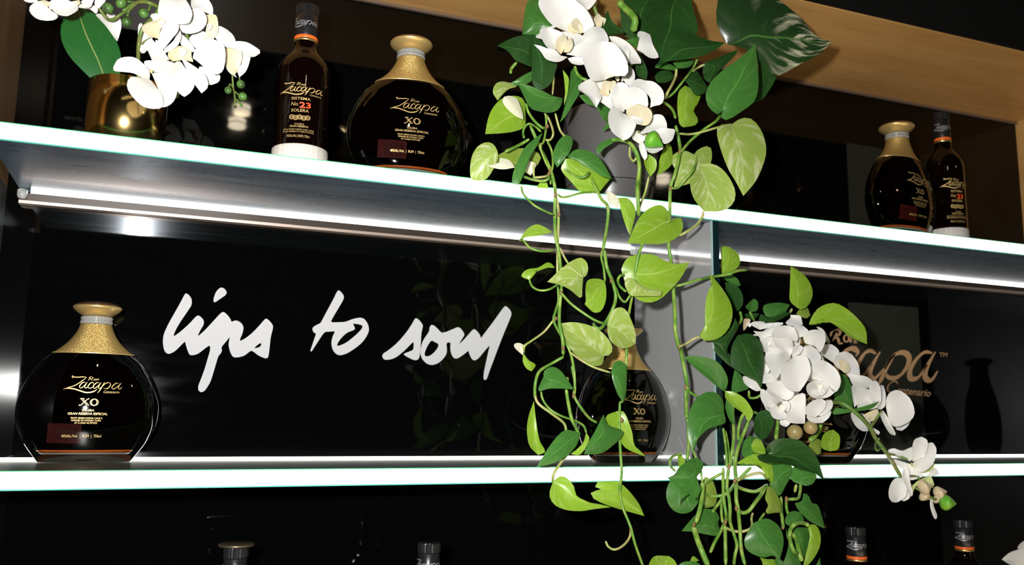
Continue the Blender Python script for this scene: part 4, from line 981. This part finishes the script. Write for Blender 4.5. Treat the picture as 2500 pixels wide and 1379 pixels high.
flower(o2, 'N', 1050, 620, 85, .938, '''
p N .945 -.01|860 560| 750 520 680 400 690 230|760 130| 850 130 920 200 940 260
p N .935 -.01|900 540| 790 400 820 290 900 220 1000 195|1080 210| 1180 290 1200 400 1190 480 1050 440
p N .95 -.01|1240 500| 1260 380 1180 280 960 190 1060 80|1180 100| 1290 120 1400 220 1435 330 1400 440 1300 470
p N .93 -.01|860 580| 730 500 660 550 640 650 660 780 720 880|850 980| 940 930 1010 800 1020 720 940 640
p N .945 0|1240 640|1320 600 1420 620 1480 720|1490 820| 1380 830 1250 850 1100 870 1200 760
q N .932 0|1020 720| 900 580 960 490 1050 440|1150 450| 1250 540 1260 640 1200 740 1120 750
p N .926 0|950 640| 1000 620 1130 660|1150 700| 1100 740 1020 720
''')
flower(o2, 'N', 1180, 900, 20, .95, '''
p N .945 0|1060 830|980 860 990 950|1090 1030| 1180 950 1150 880
p N .942 0|1290 860| 1400 800 1540 810 1600 820|1600 880| 1560 970 1450 1020 1400 940
p N .945 0|1160 990| 1200 1120 1300 1160|1420 1110| 1430 1060 1300 1000
p N .943 0|1120 960| 1080 1060 1120 1200|1165 1270| 1200 1200 1160 1050
''', False)
bud('bud', 'N', 1300, 985, 135, .93, M_BUDG, o2, 1.1, -.5)
stems(o2, '''
M .985 5|1250 1250 1400 1100 1500 950 1400 700 1200 450 1100 200 1000 -100
N .945 2.5|900 760 1000 820 1080 860 1160 900
M .975 3|1560 1050 1640 990 1680 960
''')
# --- beside the divider on the middle shelf
o3 = empty('orchid_spray', wp(.93, 1.07, ZLT+.12), 'white orchid cluster on the middle shelf with a long arching tip', 'orchid', OG)
flower(o3, 'O', 930, 680, 55, .972, '''
p O .965 -.01|950 560| 800 500 620 480 565 430 600 350 700 300|810 290| 900 330 950 420 970 490
p O .962 0|900 590| 850 500 700 470 575 470 600 590 720 690|850 790| 880 700
p O .97 0|1080 570| 1060 460 1140 390 1260 362|1370 380| 1405 450 1400 560 1320 710 1240 620 1150 600
p O .98 0|980 490| 940 400 900 300 980 280|1060 300| 1140 390 1060 460
p O .96 0|880 800| 880 700 920 620|1000 600| 1050 650 1000 740 930 780
p O .97 0|1000 760| 1060 650 1180 620|1280 680| 1340 800 1300 860 1150 1000 1140 880 1080 780
''')
flower(o3, 'O', 500, 570, 45, .985, '''
p O .985 0|360 360| 240 290 250 240 350 225 |430 235| 480 270 640 240 600 300
p O .982 0|370 500| 300 420 270 380 420 380|640 240| 740 260 600 350 560 450
p O .99 0|250 440| 350 460|390 570| 380 430
t O 1.0 0|100 380| 95 300 110 190|150 180| 210 210 140 330
p O .99 0|850 120|1000 140 1030 200|1050 280| 900 300 780 250 850 170
p O .984 0|560 620| 480 600 400 560 380 500|540 440| 620 560
p O .986 0|480 660|420 640 400 560|600 600|640 680 560 720
p O 1.0 0|620 760|420 700 400 480 520 320|760 300|980 420 960 640 820 760
p O 1.0 0|700 1250|420 1150 420 850 600 700|820 720|1000 900 980 1150 860 1260
p O .995 0|1000 1150|900 900 1000 680|1200 640|1360 800 1350 1050 1200 1180
p P 1.0 0|650 950|380 850 330 600 480 380|700 400|900 560 960 800 860 960
p O .985 0|200 320|150 290 145 250|180 240|215 260 220 300
''')
flower(o3, 'O', 640, 1140, 30, .975, '''
p O .968 -.01|860 820| 800 740 640 665 540 670|450 740| 450 850 500 950 600 1080 640 1130 760 900
p P .972 0|540 330| 440 230 340 230 290 280 280 380|400 380| 500 350
p P .985 0|270 500| 190 370 80 310 0 270 -40 290 -10 390|60 450| 180 510
p O .978 0|440 900|430 1000 410 1100|480 1080|520 980
''', False)
flower(o3, 'P', 1230, 440, 75, .962, '''
p O .95 -.015|900 800| 1000 770 1100 800 1150 920 1160 1050 1100 1200|1000 1350| 880 1340 750 1240 710 1100 720 950 800 880
p O .965 -.01|1200 1150| 1160 1020 1250 920 1340 850|1450 880| 1570 980 1640 1120 1630 1250 1540 1360 1480 1200 1350 1180
p P .966 0|1150 330| 1050 400 1040 500 1110 600 1200 640|1300 640| 1400 610 1500 520 1580 400 1400 360
p P .955 0|1200 480| 1130 480 1130 540 1200 590|1300 590| 1340 520 1300 480
p P .955 0|1290 400|1280 520 1330 560|1380 500|1420 370 1340 350
''')
flower(o3, 'P', 610, 800, 70, .956, '''
p P .96 -.01|590 690| 400 560 280 480 260 600 290 700 340 770|420 800| 480 760
p P .955 -.01|600 640| 400 480 360 400 480 360 600 360|760 480| 810 530 790 600 700 660
p P .962 0|720 720| 760 640 900 580 1000 600|1000 1060| 850 1055 720 1020 700 950
p P .965 0|620 990|580 1010 600 1080|690 1120|750 1050 700 1000
p P .955 0|560 780| 480 720 420 800 450 930 540 990|690 990| 690 900 640 850
p P .952 0|620 700|600 760 640 820|720 880|750 760 700 680
''')
flower(o3, 'P', 1240, 870, 30, .97, '''
p P .96 0|1180 960| 1040 920 1010 830 1060 740 1180 660|1280 645| 1345 690 1330 800 1260 880
p P .964 0|1200 930| 1290 860 1350 740 1350 680|1440 660| 1470 720 1430 830 1300 920
p P .967 0|1170 960| 1040 930 1080 1010 1190 1050|1300 1050| 1400 960 1430 850 1300 930
''')
bud('bud', 'P', 830, 1205, 125, .97, M_BUDT, o3, 1.02, -1.5, 1, True); bud('bud', 'P', 1095, 1125, 112, .972, M_BUDT, o3, 1.0, -1.4, 1, True)
flower(o3, 'Q', 500, 470, 45, 1.02, '''
p Q 1.03 0|380 430| 210 300 215 230 300 200|350 200| 420 260 430 330
p Q 1.04 0|300 130| 170 0 250 30|330 170| 300 200
p Q 1.02 0|500 540| 380 430 430 320 520 290|590 320| 660 430 672 570 600 560
q Q 1.012 0|460 500|440 400 500 390|560 440| 560 520 500 540
''')
flower(o3, 'Q', 800, 1080, 25, 1.0, '''
p Q 1.0 0|830 720| 640 720 560 600|520 550| 660 570 780 600 860 680
p Q .985 0|870 970| 810 850 810 700 850 640|890 640| 930 720 940 830 930 900
p Q .99 0|660 980| 640 850 650 730|810 740| 830 880 900 940 800 980
p Q .998 0|620 960|600 830 590 700|640 730|650 900
p Q .995 0|940 985| 890 960 930 850 930 700|970 695| 995 800 990 930
q Q .99 0|740 1040| 890 980 890 1080|820 1130| 760 1080
p Q 1.0 0|650 1020| 590 1010 590 1080 640 1180 720 1240|790 1240| 740 1130 690 1050
p Q 1.0 0|820 1190| 860 1250|910 1290|920 1250
p Q .998 0|700 1020|760 1100 810 1170|820 1160|780 1080
''', False)
flower(o3, 'Q', 1080, 1150, 20, .99, '''
p Q .975 -.01|1000 960| 1010 860 1050 790 1120 752|1180 760| 1270 830 1320 930 1330 1040 1260 1120 1130 1175 1050 1140
p Q .985 0|1110 1170| 1130 1220|1190 1240| 1260 1180 1310 1060 1200 1150
p Q .98 0|960 990| 935 1050 980 1160 1050 1270|1110 1295| 1115 1270 1060 1160 1010 1060
''', False)
flower(o3, 'S', 930, 720, 30, .975, '''
p S .958 -.01|830 625| 820 520 850 370|930 325| 1000 370 990 500 920 580
p S .963 -.01|850 720| 840 640 980 540 1010 410|1070 395| 1110 470 1090 600 1030 690 930 750
p S .975 0|790 620| 700 570 540 520|540 480| 600 465 700 495 830 455 820 600
p S .972 0|760 640| 600 600 630 660|720 720| 780 700
y S .975 0|860 760| 810 660 830 640|1000 740|1080 640 1070 720 980 760
p S .97 0|990 790| 1100 700 1150 770|1160 775| 1050 800
p S .96 0|720 700| 700 800 740 900 800 1040|820 1040|830 1000 800 880 770 700
p S .968 0|710 820| 620 830 560 920 548 1040 590 1110|650 1112| 740 1040 755 940 740 850
p S .975 0|760 980| 730 1050 700 1090|730 1100| 790 1060 785 990
y S .97 0|1010 800| 900 850 820 930|820 1010| 870 920 980 860
p S .972 0|770 640|760 760 800 840|900 830|960 780 860 700
y S .976 0|980 860|1000 820 1050 810|1090 900|1060 940 1000 900
''', False)
bud('bud', 'S', 980, 930, 88, .962, M_BUDC, o3, .85, .3); bud('bud', 'S', 985, 1040, 70, .966, M_BUDC, o3, .8, -.6); bud('bud', 'S', 1165, 1000, 74, .966, M_BUDC, o3, 1., .2); bud('bud', 'S', 1125, 1085, 45, .968, M_BUDC, o3, 1., -.4)
bud('bud', 'S', 1255, 1120, 84, .958, M_BUDG, o3, 1.12, -.1)
blade('petal', 'S .965 0|1040 1060| 1040 1170 1080 1290|1105 1318| 1125 1280 1080 1150 1070 1070', PM['p'], o3)
stems(o3, '''
Q .985 5|330 900 450 900 560 960 680 1060 800 1190 870 1320 925 1400
S .968 4.5|400 370 500 500 590 640 690 810
S .968 3|520 530 650 555 770 600
Q .978 3|820 1190 880 1100 950 1000
S .97 2.2|430 340 385 400 380 460 410 490 440 460
S .966 2.5|780 800 880 800 910 840
S .968 3|690 810 800 900 900 960 1060 1060 1170 1090
''')
# --- corner of the low shelf
o4 = empty('orchid_spray', at(2475, 1370, 1.03), 'white orchid bloom at the bottom corner above the low dark shelf', 'orchid', OG)
flower(o4, 'J', 1750, 1370, 26, 1.02, '''
p J 1.01 0|1740 1400| 1640 1340|1630 1335| 1680 1290 1740 1265 1810 1270 1850 1400
p J 1.02 0|1780 1270| 1760 1240 1790 1200|1820 1180| 1850 1200 1870 1280
p J 1.02 0|1700 1400|1660 1390 1640 1440|1700 1500|1780 1480
''')
vo = wp(*(CF*0)); P4 = at(2470, 1379, 1.06)
gv2 = empty('gold_vase', (P4.x+.03, P4.y, ZC+ZT3*S+.0005), 'gold cylinder vase on the low dark shelf under the corner orchid', 'vase')
lathe('vessel', [(0,.042),(.001,.045),(.14,.045),(.14,.0435),(.004,.043)], M_MIRG, gv2, 48)
a_ = at(2475, 1378, 1.03); tube('stem', [a_, a_+Vector((.02, .02, -.06)), Vector((P4.x+.03, P4.y, a_.z-.15)), Vector((P4.x+.03, P4.y, ZC+ZT3*S+.02))], .0025, M_OST, o4)
# ---------------------------------------------------------------- lamps of the room, seen only as reflections in the gloss wall
M_SHADE = mat('lamp_shade_lit', (.9,.8,.6), .6, emit=(1,.86,.62), es=32)
M_SHB = mat('lamp_band', (.2,.15,.1), .5)
def mirror_lamp(px, py, dist, label, tiers):
    a = at(px, py, dist); a.y = 2*YB*S - a.y
    t = empty('drum_lamp', a, label, 'lamp', 'lit drum lamps of the room')
    for dx, dz in tiers:
        for z0 in (-.0215, .0015):
            tag(lathe('shade', smooth_prof([(z0, .027), (z0+.002, .033), (z0+.01, .036), (z0+.018, .033), (z0+.02, .027)], 2), M_SHADE, t, 24, (dx, 0, dz)), 'glowing cream shade')
        lathe('band', [(-.0015,.033),(.0015,.033)], M_SHB, t, 24, (dx, 0, dz))
    lathe('rod', [(.022,.003),(.25,.003)], M_SHB, t, 8)
mirror_lamp(590, 268, 3.2, 'two-tier cream drum lamp mirrored in the wall above the vase', ((0, 0), (-.015, -.063)))
mirror_lamp(1619, 437, 3.2, 'single cream drum lamp mirrored in the wall behind the charcoal pot', ((0, 0),))
